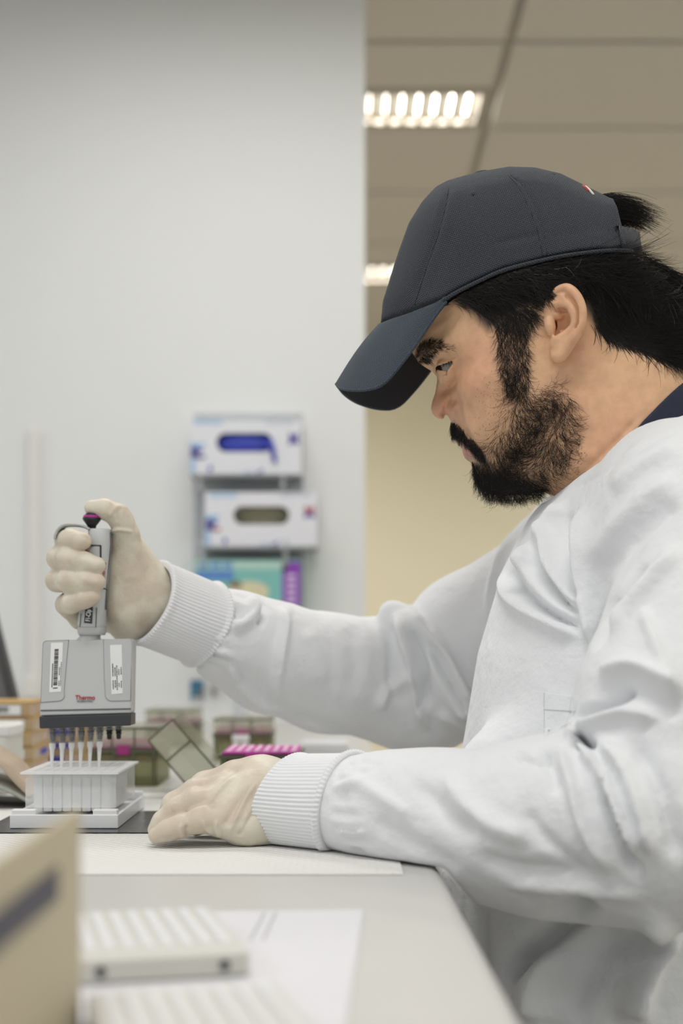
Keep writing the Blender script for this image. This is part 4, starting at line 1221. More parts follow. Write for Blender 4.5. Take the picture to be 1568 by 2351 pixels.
hand(RF, [([(248, 1222), (275, 1216), (308, 1222)], 1.4, 4, 4), ([(250, 1190), (258, 1175), (275, 1160)], 1.0, 4, 4), ([(268, 1200), (272, 1175), (285, 1165)], -0.7, 5, 5),
          ([(300, 1240), (330, 1290), (350, 1320)], 0.8, 10, 10), ([(250, 1385), (290, 1330), (330, 1325)], 0.5, 8, 8),
          ([(185, 1230), (202, 1236), (206, 1246)], -0.5, 4, 4), ([(180, 1283), (205, 1288), (235, 1297)], 0.5, 9, 9), ([(182, 1330), (208, 1333), (232, 1338)], 0.5, 9, 9)],
     'glove', 'pale latex glove on the hand gripping the pipette')

# ------------------------------------------------------------------ eyebrow, lashes, beard and hair
m_hair = mat('hair_black', (0.012, 0.010, 0.009), 0.42, spec=0.4)
m_beard = mat('beard_hair', (0.010, 0.008, 0.007), 0.5, spec=0.3)
m_grey = mat('hair_grey', (0.55, 0.53, 0.50), 0.4)
def sample(poly, n, dens=None):
    poly = np.asarray(poly, float); lo, hi = poly.min(0), poly.max(0)
    U, Vv = [], []
    while len(U) < n:
        a = rng.uniform(lo, hi, (n * 3, 2))
        m = inside(a[:, 0], a[:, 1], poly)
        if dens is not None: m &= rng.uniform(0, 1, len(a)) < dens(a[:, 0], a[:, 1])
        U += list(a[m, 0]); Vv += list(a[m, 1])
    return np.array(U[:n]), np.array(Vv[:n])
def grow(u, v, direc, length, lift=0.3, curl=0.0, K=6, droop=0.0, rel=None, jit=0.25, follow=True, liftoff=0.0):
    """strands rooted on the skin: direc(u, v) -> screen direction"""
    rel = rel or H
    p, n = rel.point(u, v, liftoff)
    du, dv = direc(u, v)
    d = np.stack([du, np.zeros_like(du), -dv], -1)
    d /= np.linalg.norm(d, axis=1)[:, None] + 1e-9
    d = d - n * (d * n).sum(1)[:, None]; d /= np.linalg.norm(d, axis=1)[:, None] + 1e-9
    b = np.cross(n, d)
    a0 = rng.normal(0, jit, len(u)); 
    d = d * np.cos(a0)[:, None] + b * np.sin(a0)[:, None]
    cr = curl * (0.9 * np.sin(u / 21 + v / 37) + 0.45 * rng.normal(0, 1, len(u))) if curl > 1 else rng.normal(0, 1, len(u)) * curl
    L = (length(u, v) if callable(length) else np.full(len(u), length)) * rng.uniform(0.6, 1.15, len(u))
    lf = lift * rng.uniform(0.4, 1.4, len(u))
    pts = [p - n * 0.0006]
    cur = p
    for k in range(1, K):
        t = k / (K - 1)
        b = np.cross(n, d)
        d = d + b * (cr / K)[:, None]; d[:, 2] -= droop / K
        d /= np.linalg.norm(d, axis=1)[:, None]
        step = d + n * (lf * (1 - 0.9 * t))[:, None]
        cur = cur + step * (L / (K - 1))[:, None]
        pts.append(cur)
    return np.stack(pts, 1)
def const(a, b): return lambda u, v: (np.full(u.shape, float(a)), np.full(u.shape, float(b)))
def flow(rows):
    rows = np.array(rows, float)
    def f(u, v):
        w = 1 / (((u[:, None] - rows[None, :, 0]) ** 2 + (v[:, None] - rows[None, :, 1]) ** 2) + 60)
        w = w ** 1.5
        return (w * rows[None, :, 2]).sum(1) / w.sum(1), (w * rows[None, :, 3]).sum(1) / w.sum(1)
    return f
def cat_(*a): return np.vstack(a)
# scalp hair, combed back from under the cap
hair_flow = flow([(1040, 690, 1, 0.25), (1100, 700, 1, 0.30), (1130, 760, 0.35, 1), (1170, 720, 0.5, 0.9), (1180, 680, 1, 0.30), (1250, 640, 1, 0.15), (1250, 670, 1, 0.55), (1300, 650, 1, 0.6), (1340, 660, 1, 0.7),
                  (1360, 740, 0.55, 1), (1330, 600, 1, 0.12), (1400, 640, 1, 0.35), (1400, 780, 0.8, 0.9), (1440, 590, 1, 0.1), (1470, 700, 1, 0.5), (1480, 800, 1, 0.6), (1550, 640, 1, 0.25), (1560, 800, 1, 0.45)])
vis_scalp = [(1022, 692), (1056, 655), (1160, 602), (1260, 580), (1400, 562), (1452, 566), (1500, 600), (1570, 640), (1590, 720), (1590, 840), (1500, 815), (1430, 790), (1380, 765), (1355, 720), (1340, 680),
             (1300, 655), (1240, 690), (1215, 730), (1140, 745), (1090, 716), (1050, 700)]
u, v = sample(vis_scalp, 7500)
ln = lambda u, v: np.where(u < 1180, 0.020, np.where(u < 1300, 0.028, 0.042)) * np.where((u > 1200) & (u < 1345) & (v > 630), 0.55, 1)
hs = [grow(u, v, hair_flow, ln, 0.10, 0.5, 7, 0.0, jit=0.12)]
u, v = sample([(1028, 690), (1060, 662), (1160, 624), (1260, 602), (1400, 584), (1452, 584), (1500, 604), (1570, 650), (1570, 700), (1420, 690), (1345, 640), (1200, 665), (1100, 700)], 2600)
hs.append(grow(u, v, hair_flow, ln, 0.22, 0.7, 7, 0.0, jit=0.16, liftoff=0.003))
# fringe of the nape and loose ends over the right edge
u, v = sample([(1350, 740), (1390, 770), (1450, 795), (1540, 825), (1590, 845), (1590, 800), (1480, 770), (1400, 740)], 900)
hs.append(grow(u, v, const(0.85, 0.75), 0.024, 0.12, 0.6, 7, 0.0, jit=0.3))
u, v = sample([(1205, 640), (1290, 632), (1305, 652), (1235, 690)], 420)
hs.append(grow(u, v, const(0.9, 0.55), 0.020, 0.25, 0.6, 7, 0.0, jit=0.25, liftoff=0.006))
strands('hair', cat_(*hs), 0.00022, 0.00006, m_hair, person)
# tuft pulled through the back of the cap
n = 1300
a0 = HP(1400, 478, 0.0); a1 = HP(1492, 520, 0.0)
tu = []
for k in range(n):
    l = rng.normal(0, 0.016); s0 = rng.uniform(0, 1)
    p0 = LP(1398 + 14 * s0, 452 + 58 * s0, np.clip(l, -0.03, 0.03)); p0[0] -= 0.012
    e = LP(1462 + rng.normal(4, 26), 478 + 52 * s0 + rng.normal(0, 9), np.clip(l, -0.03, 0.03) * 0.6 + rng.normal(0, 0.004))
    t = np.linspace(0, 1, 7)[:, None]
    mid = (p0 + e) / 2 + np.array([0, 0, 0.010 + rng.normal(0, 0.003)])
    tu.append(p0 * (1 - t) ** 2 + 2 * mid * t * (1 - t) + e * t ** 2)
tu = np.array(tu)
strands('hair_tuft', loc2w(tu.reshape(-1, 3)).reshape(n, 7, 3), 0.00028, 0.00007, m_hair, person)
# a few grey hairs
u, v = sample([(1200, 630), (1300, 600), (1440, 590), (1540, 640), (1500, 720), (1350, 640)], 26)
strands('grey_hair', grow(u, v, hair_flow, 0.016, 0.10, 0.9, 7, 0.0, jit=0.25, liftoff=0.0045), 0.00016, 0.00005, m_grey, person)

# beard
bflow = flow([(1175, 760, 0.1, 1), (1180, 850, 0.15, 1), (1180, 920, 0.1, 1), (1160, 980, -0.2, 1), (1130, 1020, -0.5, 1), (1240, 900, 0.5, 0.6), (1290, 900, 0.9, 0.5), (1240, 980, -0.2, 1), (1300, 980, 0.5, 0.8),
              (1200, 1040, -0.6, 0.8), (1280, 1060, -0.4, 0.8), (1110, 1060, -0.35, 1), (1100, 1100, -0.3, 1), (1150, 1100, 0.0, 1), (1210, 1110, 0.4, 0.8)])
u, v = sample([(1135, 745), (1160, 715), (1225, 700), (1212, 780), (1215, 870), (1205, 905), (1165, 905), (1150, 860), (1140, 800)], 2000)
bs = [grow(u, v, bflow, 0.011, 0.18, 0.7, 6, 0.0, jit=0.3)]
def bd(u, v):
    d, _, _ = poly_dist(u, v, np.vstack([beard_poly, beard_poly[:1]]))
    return np.clip(d / 40, 0.12, 1)
u, v = sample(beard_poly, 3000, bd)
bs.append(grow(u, v, bflow, 0.017, 0.20, 2.0, 7, 0.0, jit=0.38)[:, [0, 1, 2, 4, 5, 6]])
u, v = sample([(1080, 1062), (1100, 1045), (1125, 1055), (1180, 1078), (1240, 1105), (1270, 1112), (1240, 1140), (1180, 1150), (1120, 1145), (1090, 1110)], 4200, lambda a, b: np.clip((b - (1050 + (a - 1090) * 0.36)) / 34, 0.1, 1))
bs.append(grow(u, v, bflow, lambda u, v: np.where(u < 1110, 0.011, 0.009), 0.30, 0.8, 6, 0.3, jit=0.35))
# edge of the chin so that the outline bristles
tt = rng.uniform(0, 1, 1700)
edge = spline([(1080, 1062), (1087, 1080), (1090, 1098), (1100, 1115), (1120, 1128), (1160, 1134), (1210, 1132), (1240, 1126)], 8)
ii = tt * (len(edge) - 1.001); k0 = ii.astype(int); f0 = (ii - k0)[:, None]
ep = edge[k0] * (1 - f0) + edge[k0 + 1] * f0
bs.append(grow(ep[:, 0] + 3, ep[:, 1] - 4, flow([(1080, 1062, -0.5, 1), (1090, 1100, -0.5, 1), (1120, 1130, -0.25, 1), (1180, 1136, 0.1, 1), (1240, 1126, 0.4, 0.8)]), 0.0075, 0.25, 0.8, 6, 0.2, jit=0.35))
strands('beard', cat_(*bs), 0.00013, 0.00005, m_beard, person)
# moustache
u, v = sample([(1036, 968), (1050, 970), (1066, 985), (1085, 1006), (1104, 1030), (1112, 1052), (1096, 1052), (1082, 1034), (1062, 1012), (1042, 996)], 1000)
mo = [grow(u, v, flow([(1040, 980, -0.5, 1), (1060, 1000, -0.25, 1), (1090, 1030, 0.1, 1), (1105, 1050, 0.15, 1)]), 0.0095, 0.30, 0.4, 6, 0.1, jit=0.3)]
u, v = sample([(1034, 966), (1044, 968), (1048, 990), (1038, 992)], 260)
mo.append(grow(u, v, const(-0.55, 1), 0.0105, 0.35, 0.4, 6, 0.1, jit=0.3))
strands('moustache', cat_(*mo), 0.00013, 0.00005, m_beard, person)
# stubble on cheek and neck
u, v = sample([(1075, 850), (1170, 850), (1170, 960), (1120, 1020), (1075, 980)], 190, lambda a, b: np.exp(-((a - 1128) / 26) ** 2 - ((b - 935) / 62) ** 2))
sb = [grow(u, v, const(-0.25, 1), 0.0024, 0.2, 0.2, 6, 0, jit=0.4)]
u, v = sample([(1270, 1060), (1330, 1000), (1350, 1040), (1330, 1090), (1280, 1110)], 260)
sb.append(grow(u, v, const(-0.7, 0.7), 0.003, 0.2, 0.2, 6, 0, jit=0.3))
strands('stubble', cat_(*sb), 0.00012, 0.00006, m_beard, person)
# eyebrow and lashes
u, v = sample([(949, 818), (962, 796), (985, 784), (1010, 783), (1016, 792), (1000, 802), (990, 816), (984, 832), (962, 831)], 900)
eb = [grow(u, v, flow([(955, 820, 0.8, -0.4), (980, 805, 1, -0.35), (1010, 790, 1, 0.05)]), 0.0060, 0.22, 0.3, 6, 0, jit=0.25)]
u, v = sample([(1008, 786), (1040, 798), (1036, 806), (1000, 806)], 60)
eb.append(grow(u, v, const(1, -0.25), 0.006, 0.2, 0.3, 6, 0, jit=0.2))
strands('eyebrow', cat_(*eb), 0.00014, 0.00005, m_beard, person)
t = np.linspace(0, 1, 110) ** 1.6; u = 1001 + 36 * t + rng.normal(0, 0.8, 110); v = 842 - 15 * t + rng.normal(0, 0.8, 110)
la = [grow(u, v, flow([(1001, 842, -0.10, 1), (1018, 836, 0.0, 1), (1036, 828, 0.5, 0.9)]), 0.0062, 0.45, 0.5, 6, 0.0, jit=0.18)]
t = np.linspace(0, 1, 22); u = 1036 - 12 * t; v = 836 + 22 * t
la.append(grow(u, v, const(-0.4, 1), 0.0036, 0.5, 0.5, 6, 0, jit=0.2))
strands('eyelash', cat_(*la), 0.00012, 0.00004, m_beard, person)
# ------------------------------------------------------------------ stool under the man
stool = thing('lab_stool', (0.33, 1.305, FZ), 'round grey laboratory stool under the seated person', 'stool')
m_vinyl = mat('stool_vinyl', (0.10, 0.10, 0.11), 0.5); m_chrome = mat('chrome', (0.6, 0.6, 0.6), 0.2, metal=1.0)
put('seat', lathe([(0.02, -0.575), (0.18, -0.575), (0.195, -0.56), (0.195, -0.52), (0.18, -0.504), (0.02, -0.504)], 40, (0.33, 1.305, 0)), m_vinyl, stool, True)
put('column', lathe([(0.026, FZ + 0.06), (0.026, -0.8), (0.016, -0.8), (0.016, -0.575)], 20, (0.33, 1.305, 0)), m_chrome, stool)
for k in range(5):
    a = k * 1.2566 + 0.3
    p0 = np.array([0.33, 1.305, FZ + 0.085]); p1 = p0 + np.array([math.cos(a) * 0.27, math.sin(a) * 0.27, -0.03])
    lg = put('leg', tube([p0, (p0 + p1) / 2 + np.array([0, 0, 0.004]), p1], (0.02, 0.017, 0.013), 10), m_chrome, stool)
    put('caster', lathe([(0.005, -0.012), (0.026, -0.012), (0.0275, 0), (0.026, 0.012), (0.005, 0.012)], 18, (p1[0], p1[1], FZ + 0.0275), (-math.sin(a), math.cos(a), 0)), m_vinyl, lg, True)

# ------------------------------------------------------------------ multichannel pipette
m_pip = mat('pipette_grey', (0.53, 0.545, 0.55), 0.42)
m_pip2 = mat('pipette_panel', (0.50, 0.515, 0.52), 0.45)
m_seam = mat('seam_dark', (0.10, 0.10, 0.105), 0.6)  # dark grey of the panel gaps and thin lines
m_dark = mat('pipette_dark', (0.035, 0.038, 0.045), 0.45)
m_blk = mat('nozzle_black', (0.008, 0.008, 0.009), 0.35)
m_mag = mat('button_magenta', (0.36, 0.02, 0.25), 0.35)
m_label = mat('label_paper', (0.80, 0.81, 0.81), 0.6)
m_ink = mat('print_black', (0.03, 0.03, 0.035), 0.7)
m_redink = mat('print_red', (0.42, 0.03, 0.03), 0.6)
m_tipw = mat('tip_white', (0.82, 0.82, 0.80), 0.4, sss=0.1)
def seethrough(name, color, opacity, rough=0.25, tint=0.5):
    """thin clear or tinted plastic: part coloured transparency, part plastic surface"""
    m = bpy.data.materials.new(name); m.use_nodes = True; nt = m.node_tree
    b = nt.nodes['Principled BSDF']; b.inputs['Base Color'].default_value = (*color, 1); b.inputs['Roughness'].default_value = rough
    tr = nt.nodes.new('ShaderNodeBsdfTransparent'); tr.inputs[0].default_value = (*[min(1, c * tint + 1 - tint) for c in color], 1)
    mx = nt.nodes.new('ShaderNodeMixShader'); mx.inputs[0].default_value = opacity
    nt.links.new(tr.outputs[0], mx.inputs[1]); nt.links.new(b.outputs[0], mx.inputs[2])
    nt.links.new(mx.outputs[0], nt.nodes['Material Output'].inputs[0])
    return m
m_tipc = seethrough('tip_clear', (0.74, 0.75, 0.74), 0.22)
YF = 1.358
def slab(poly, Y, depth, bev=0.0):
    import bmesh
    pts = [P(u, v, Y) for u, v in poly]
    V, F = prism(pts, (0, depth, 0))
    # extrusion keeps the outline in perspective-free shape
    if bev <= 0: return V, F
    bm = bmesh.new(); bv_ = [bm.verts.new(p) for p in V]
    for q_ in F: bm.faces.new([bv_[i] for i in q_])
    bmesh.ops.recalc_face_normals(bm, faces=bm.faces[:])
    bm.normal_update()
    es = [e for e in bm.edges if len(e.link_faces) == 2 and e.calc_face_angle(0) > 0.6]
    bmesh.ops.bevel(bm, geom=es, offset=bev, segments=3, affect='EDGES', profile=0.5)
    bm.verts.index_update()
    out = [tuple(v_.co) for v_ in bm.verts], [tuple(x_.index for x_ in f_.verts) for f_ in bm.faces]
    bm.free(); return out
def arc(cx_, cy_, r, a0, a1, n=5):
    return [(cx_ + r * math.cos(math.radians(a)), cy_ + r * math.sin(math.radians(a))) for a in np.linspace(a0, a1, n)]
pip = thing('multichannel_pipette', P(196, 1760, 1.372), 'grey eight-channel pipette held upright in the gloved hand over the white plate', 'pipette')
hous = arc(107, 1480, 10, 180, 270) + [(180, 1469), (300, 1466)] + arc(297, 1474, 7, -60, 0, 3) + [(301, 1638), (91, 1644)]
put('housing', slab(hous, YF, 0.028, 0.0022), m_pip, pip, False)
for nm, pl in (('side_panel', [(99, 1480)] + arc(108, 1481, 9, 180, 270, 4) + [(157, 1470), (153, 1510), (146.5, 1588)] + arc(134, 1595, 14, 10, 90, 5) + [(94, 1612)]),
               ('side_panel', [(238, 1468), (299, 1466), (302, 1474), (299, 1608)] + arc(256, 1595, 14, 90, 170, 5) + [(240, 1560)])):
    c_ = np.array(pl).mean(0)
    big = [tuple(c_ + (np.array(q_) - c_) * np.array([1 + 2.0 / 60, 1 + 2.0 / 140])) for q_ in pl]
    big = [(min(max(a, 93), 301.5), max(b, 1467.5)) for a, b in big]
    sp = put(nm, slab(pl, YF - 0.0008, 0.003), m_pip2, pip)
    put('seam', slab(big, YF - 0.0003, 0.002), m_seam, sp)
put('lower_rail', slab([(93, 1630), (300, 1626), (300, 1629), (93, 1633)], YF - 0.0006, 0.003), m_seam, pip)
put('end_bar', slab([(89.5, 1645), (301, 1638.5), (300.5, 1666), (90.5, 1673)], YF - 0.0015, 0.031, 0.0012), m_dark, pip)
# handle: rounded sections along the grip
def loft(rows, Yc, n=28, sq=2.6):
    V, F = [], []
    for v, uc, hw, hd in rows:
        c_ = P(uc, v, Yc)
        for i in range(n):
            a = 2 * math.pi * i / n
            cx_, sy_ = math.cos(a), math.sin(a)
            V.append(c_ + np.array([np.sign(cx_) * abs(cx_) ** (2 / sq) * hw / FPX * Yc, np.sign(sy_) * abs(sy_) ** (2 / sq) * hd * 1e-3, 0]))
    for k in range(len(rows) - 1):
        for i in range(n):
            j = (i + 1) % n
            F.append((k * n + i, (k + 1) * n + i, (k + 1) * n + j, k * n + j))
    F.append(tuple(range(n))); F.append(tuple(range((len(rows) - 1) * n, len(rows) * n))[::-1])
    return V, F
YH = 1.370
put('handle', loft([(1215, 229, 23, 11), (1219, 229, 25.5, 12.5), (1250, 230, 26, 13), (1300, 226, 25, 13.5), (1350, 219, 27, 14.5), (1400, 213, 30, 16), (1436, 211, 32, 16.5), (1441, 211, 30, 15)], YH), m_pip, pip, True)
put('collar', loft([(1439, 211, 31, 15.5), (1445, 211, 32, 16), (1452, 211, 31.5, 16), (1458, 211, 29, 14)], YH), m_pip2, pip, True)
put('neck', loft([(1455, 208, 23, 11.5), (1463, 206, 24, 12), (1472, 203, 30, 12.5), (1492, 199, 38, 11.5)], YH, sq=2.0), m_pip, pip, True)
put('plunger_stem', loft([(1190, 212, 8, 3.4), (1218, 213, 8, 3.4)], YH, 16, 2), m_blk, pip, True)
bc = P(211, 1192, YH)
bax = (0.03, -0.12, 1.0)
bt_ = put('plunger_button', lathe([(0.0001, -0.0078), (0.0036, -0.0076), (0.0062, -0.004), (0.0086, -0.0008), (0.0090, 0.0008), (0.0085, 0.0018), (0.0001, 0.0018)], 28, bc, bax), m_blk, pip, True)
put('button_cap', lathe([(0.0084, 0.0012), (0.0080, 0.0036), (0.0066, 0.0046), (0.0066, 0.0040), (0.0001, 0.0040)], 28, bc, bax), m_mag, bt_, True)
put('button_top', lathe([(0.0001, 0.003), (0.0066, 0.0035), (0.0060, 0.0054), (0.0035, 0.0062), (0.0001, 0.0063)], 24, bc, bax), m_blk, bt_, True)
hk = spline([P(u, v, YH - 0.002) for u, v in ((208, 1217), (192, 1209), (172, 1206), (150, 1207), (137, 1216), (130, 1230), (129, 1238))], 6)
V, F = [], []
for i, p in enumerate(hk):
    nrm = np.array([0, 0, 1.0]) if i < 6 else None
    tg = hk[min(i + 1, len(hk) - 1)] - hk[max(i - 1, 0)]; tg /= np.linalg.norm(tg); nn = np.array([tg[2], 0, -tg[0]])
    w_ = 0.009
    for dy, dn in ((-w_, 0.0008), (-w_ * 0.8, -0.0012), (w_ * 0.8, -0.0012), (w_, 0.0008), (0, 0.0016)):
        V.append(p + np.array([0, dy, 0]) + nn * dn)
for i in range(len(hk) - 1):
    for a in range(5):
        b = (a + 1) % 5
        F.append((i * 5 + a, i * 5 + b, i * 5 + 5 + b, i * 5 + 5 + a))
put('finger_hook', (V, F), m_pip2, pip, True)
# black inlay lines of the handle, printed name and display
def strip(rows, w, Y, m, name, parent, t=0.0006):
    return put(name, tube([P(u, v, Y) for u, v in rows], w, 6), m, parent)
yfh = YH - 0.0136
strip([(200, 1251), (231, 1252.5)], 0.0009, YH - 0.0126, m_blk, 'inlay_line', pip)
strip([(231, 1252), (231, 1290), (228, 1330), (226, 1348)], 0.0009, YH - 0.0128, m_blk, 'inlay_line', pip)
strip([(231, 1349), (247, 1353)], 0.0009, YH - 0.0118, m_blk, 'inlay_line', pip)
strip([(252, 1222), (254, 1250), (250, 1290), (245, 1330), (243, 1400)], 0.0009, YH - 0.004, m_seam, 'inlay_line', pip)
def text_at(txt, u, v, Y, size_px, ang, m, parent, name, bold=False, squeeze=1.0):
    M = Matrix.Translation(Vector(P(u, v, Y))) @ Matrix.Rotation(math.radians(ang), 4, 'Y') @ Matrix.Rotation(math.pi / 2, 4, 'X') @ Matrix.Diagonal((squeeze, 1, 1, 1))
    return text_mesh(txt, size_px / FPX * Y, M, name, m, parent, bold)
text_at('Thermo', 195.5, 1602, YF - 0.0006, 15, 0, m_redink, pip, 'printed_name', True, 0.92)
text_at('SCIENTIFIC', 195.5, 1610.5, YF - 0.0006, 6, 0, m_ink, pip, 'printed_name', False, 1.25)
text_at('Thermo', 238, 1312, YH - 0.0136, 13, -84, m_redink, pip, 'printed_name', True)
dl = put('name_plate', slab([(196, 1392), (213, 1394), (211, 1432), (193, 1430)], YH - 0.0172, 0.006), m_dark, pip)
text_at('F1-Clip', 203, 1413, YH - 0.0175, 15, -86, m_label, dl, 'printed_name', True, 0.62)
strip([(186, 1408), (183, 1440)], 0.0004, YH - 0.0150, m_seam, 'inlay_line', pip)
strip([(222, 1395), (220, 1440)], 0.0004, YH - 0.0158, m_seam, 'inlay_line', pip)
# stickers
def sticker(poly, bars, dashes, name):
    s = put(name, slab(poly, YF - 0.0011, 0.0006), m_label, pip)
    r_ = np.random.default_rng(2)
    tl, tr, br, bl = [np.array(q_, float) for q_ in poly]
    def at_(a, b): return (tl * (1 - a) + tr * a) * (1 - b) + (bl * (1 - a) + br * a) * b
    parts = []
    def rect(a0, a1, b0, b1):
        parts.append(slab([tuple(at_(a0, b0)), tuple(at_(a1, b0)), tuple(at_(a1, b1)), tuple(at_(a0, b1))], YF - 0.0013, 0.0003))
    if bars:
        b = 0.13
        while b < 0.86:
            w = r_.choice([0.007, 0.012, 0.02]); rect(0.32, 0.66, b, b + w); b += w + r_.choice([0.006, 0.009, 0.014])
    for a0, a1, b0, b1, g in dashes:
        b = b0
        while b < b1:
            w = r_.uniform(0.012, 0.035); rect(a0, a1, b, min(b1, b + w)); b += w + g
    put('print', merge(parts), m_ink, s, kind='stuff')
sticker([(117, 1476), (144.5, 1475), (140, 1588), (113, 1589.5)], True, [(0.17, 0.25, 0.42, 0.90, 0.008), (0.76, 0.83, 0.50, 0.66, 0.01), (0.76, 0.83, 0.78, 0.88, 0.01), (0.90, 0.96, 0.40, 0.88, 0.012), (0.3, 0.7, 0.91, 0.93, 0.02)], 'barcode_sticker')
sticker([(252.5, 1481), (279.5, 1480), (281.5, 1592), (256, 1594)], False, [(0.13, 0.22, 0.38, 0.64, 0.008), (0.13, 0.22, 0.72, 0.90, 0.01), (0.32, 0.41, 0.46, 0.64, 0.01), (0.32, 0.41, 0.72, 0.88, 0.01), (0.48, 0.57, 0.42, 0.92, 0.012), (0.66, 0.74, 0.50, 0.62, 0.01), (0.66, 0.74, 0.78, 0.86, 0.01), (0.86, 0.94, 0.46, 0.62, 0.01), (0.86, 0.94, 0.74, 0.88, 0.01)], 'address_sticker')
# nozzles and tips
PX_ = [121.5, 144, 165.5, 187, 208.2, 229.5, 251, 272.5]
s_ = 1.372 / FPX
for i, u in enumerate(PX_):
    top_ = P(u, 1676 - i * 0.9, 1.372)
    put('nozzle_seat', lathe([(9.0 * s_, 0.002), (9.0 * s_, -3 * s_), (7.5 * s_, -5 * s_)], 18, top_), m_tipc, pip, True)
    put('nozzle', lathe([(5.5 * s_, 0.001), (5.5 * s_, -5 * s_), (7.5 * s_, -6 * s_), (7.5 * s_, -9 * s_), (5.2 * s_, -10 * s_), (7.0 * s_, -12 * s_), (7.0 * s_, -15 * s_), (5.5 * s_, -16 * s_), (5.5 * s_, -25 * s_), (3.5 * s_, -27 * s_)], 16, top_), m_blk if i > 5 else m_dark, pip, False)
    if i < 6:
        lean = np.array([-0.035 * (1 - i * 0.05), 0, -1.0])
        tp = put('pipette_tip', lathe([(6.8 * s_, 30 * s_), (7.3 * s_, 31 * s_), (7.3 * s_, 40 * s_), (5.2 * s_, 46 * s_), (2.6 * s_, 92 * s_), (1.6 * s_, 104 * s_)], 16, top_, lean), m_tipw, pip, True)
        put('tip_collar', lathe([(8.6 * s_, 4 * s_), (8.6 * s_, 10 * s_), (7.2 * s_, 30 * s_)], 16, top_, lean), m_tipc, tp, True)

# ------------------------------------------------------------------ on the bench: pad, dark sheet, tray, deep-well plate
m_pad = mat('pad_paper', (0.76, 0.755, 0.73), 0.9)
nt = m_pad.node_tree; b_ = nt.nodes['Principled BSDF']
tc_ = nt.nodes.new('ShaderNodeTexCoord'); mp_ = nt.nodes.new('ShaderNodeMapping'); mp_.inputs['Rotation'].default_value = (0, 0, 0.785)
vo_ = nt.nodes.new('ShaderNodeTexVoronoi'); vo_.inputs['Scale'].default_value = 130; vo_.inputs['Randomness'].default_value = 0.15; vo_.voronoi_dimensions = '2D'
bp_ = nt.nodes.new('ShaderNodeBump'); bp_.inputs['Distance'].default_value = 0.0035; bp_.inputs['Strength'].default_value = 1.0
nt.links.new(tc_.outputs['Object'], mp_.inputs[0]); nt.links.new(mp_.outputs[0], vo_.inputs[0]); nt.links.new(vo_.outputs['Distance'], bp_.inputs['Height']); nt.links.new(bp_.outputs[0], b_.inputs['Normal'])
PT = BZ + 0.0012
tag(put('absorbent_pad', box((-0.3525, 1.328, BZ + 0.0007), (0.795, 0.584, 0.001)), m_pad), 'white embossed absorbent paper pad lying on the bench under the hand', 'pad')
m_black = mat('black_film', (0.012, 0.012, 0.018), 0.22, bump=[(40, 0.0008, 2)])
tag(put('dark_sheet', rbox((-0.236, 1.345, PT + 0.0006), (0.176, 0.168, 0.001), 0.0004, seg=1), m_black), 'glossy black flat sheet under the white plate tray', 'sheet')
ST = PT + 0.0012
m_tray = mat('tray_white', (0.80, 0.81, 0.82), 0.35)
tray = thing('plate_tray', (-0.25, 1.375, ST), 'white plastic tray carrying the deep-well plate', 'tray')
tx0, tx1, ty0, ty1 = -0.3005, -0.2025, 1.288, 1.462
tz = -0.1525
put('base', rbox(((tx0 + tx1) / 2, (ty0 + ty1) / 2, (ST + tz) / 2 - 0.001), (tx1 - tx0 - 0.006, ty1 - ty0 - 0.006, tz - ST - 0.002), 0.001, seg=2), m_tray, tray)
for c_, s__ in ((((tx0 + tx1) / 2, ty0 + 0.0015, ST + 0.0062), (tx1 - tx0, 0.003, 0.0124)), (((tx0 + tx1) / 2, ty1 - 0.0015, ST + 0.0062), (tx1 - tx0, 0.003, 0.0124)),
               ((tx0 + 0.0015, (ty0 + ty1) / 2, ST + 0.0062), (0.003, ty1 - ty0 - 0.006, 0.0124)), ((tx1 - 0.0015, (ty0 + ty1) / 2, ST + 0.0062), (0.003, ty1 - ty0 - 0.006, 0.0124))):
    put('rim_wall', rbox(c_, s__, 0.0007, seg=2), m_tray, tray)
for sx in (0, 1):
    for sy in (0, 1):
        put('corner_post', rbox((tx0 + 0.012 if sx == 0 else tx1 - 0.012, ty0 + 0.006 if sy == 0 else ty1 - 0.006, ST + 0.0085), (0.022, 0.010, 0.017), 0.0012, seg=2), m_tray, tray)
m_pp = seethrough('polypropylene', (0.93, 0.935, 0.94), 0.72, 0.3, 0.1)
plate = thing('deep_well_plate', (-0.2517, 1.381, tz), 'translucent white deep-well plate under the pipette tips', 'well plate')
px0, py0 = -0.2945, 1.317
ztop = -0.1140
wl_me = make_mesh('well', *rbox((0, 0, 0), (0.0084, 0.0084, ztop - 0.003 - tz - 0.0008), 0.0012, seg=2)); wl_me.materials.append(m_pp)
nip = None
for i in range(8):
    for j in range(12):
        o = bpy.data.objects.new('well', wl_me); col.objects.link(o); o.parent = plate
        o.location = Vector((px0 + 0.01125 + 0.009 * i, py0 + 0.01425 + 0.009 * j, (ztop - 0.003 + tz + 0.0008) / 2)) - plate.location
gp = []
for i in range(9): gp.append(box((px0 + 0.00675 + 0.009 * i, py0 + 0.06375, ztop - 0.0015), (0.0014, 0.110, 0.003)))
for j in range(13): gp.append(box((px0 + 0.04275, py0 + 0.00975 + 0.009 * j, ztop - 0.0015), (0.074, 0.0014, 0.003)))
put('well_grid', merge(gp), m_pp, plate, kind='stuff')
fr_ = [box((px0 + 0.04275, py0 + 0.0035, ztop - 0.0010), (0.0905, 0.012, 0.0018)), box((px0 + 0.04275, py0 + 0.124, ztop - 0.0010), (0.0905, 0.012, 0.0018)),
       box((px0 + 0.0015, py0 + 0.0638, ztop - 0.0010), (0.008, 0.109, 0.0018)), box((px0 + 0.084, py0 + 0.0638, ztop - 0.0010), (0.008, 0.109, 0.0018))]
put('top_flange', merge(fr_), m_pp, plate, kind='stuff')
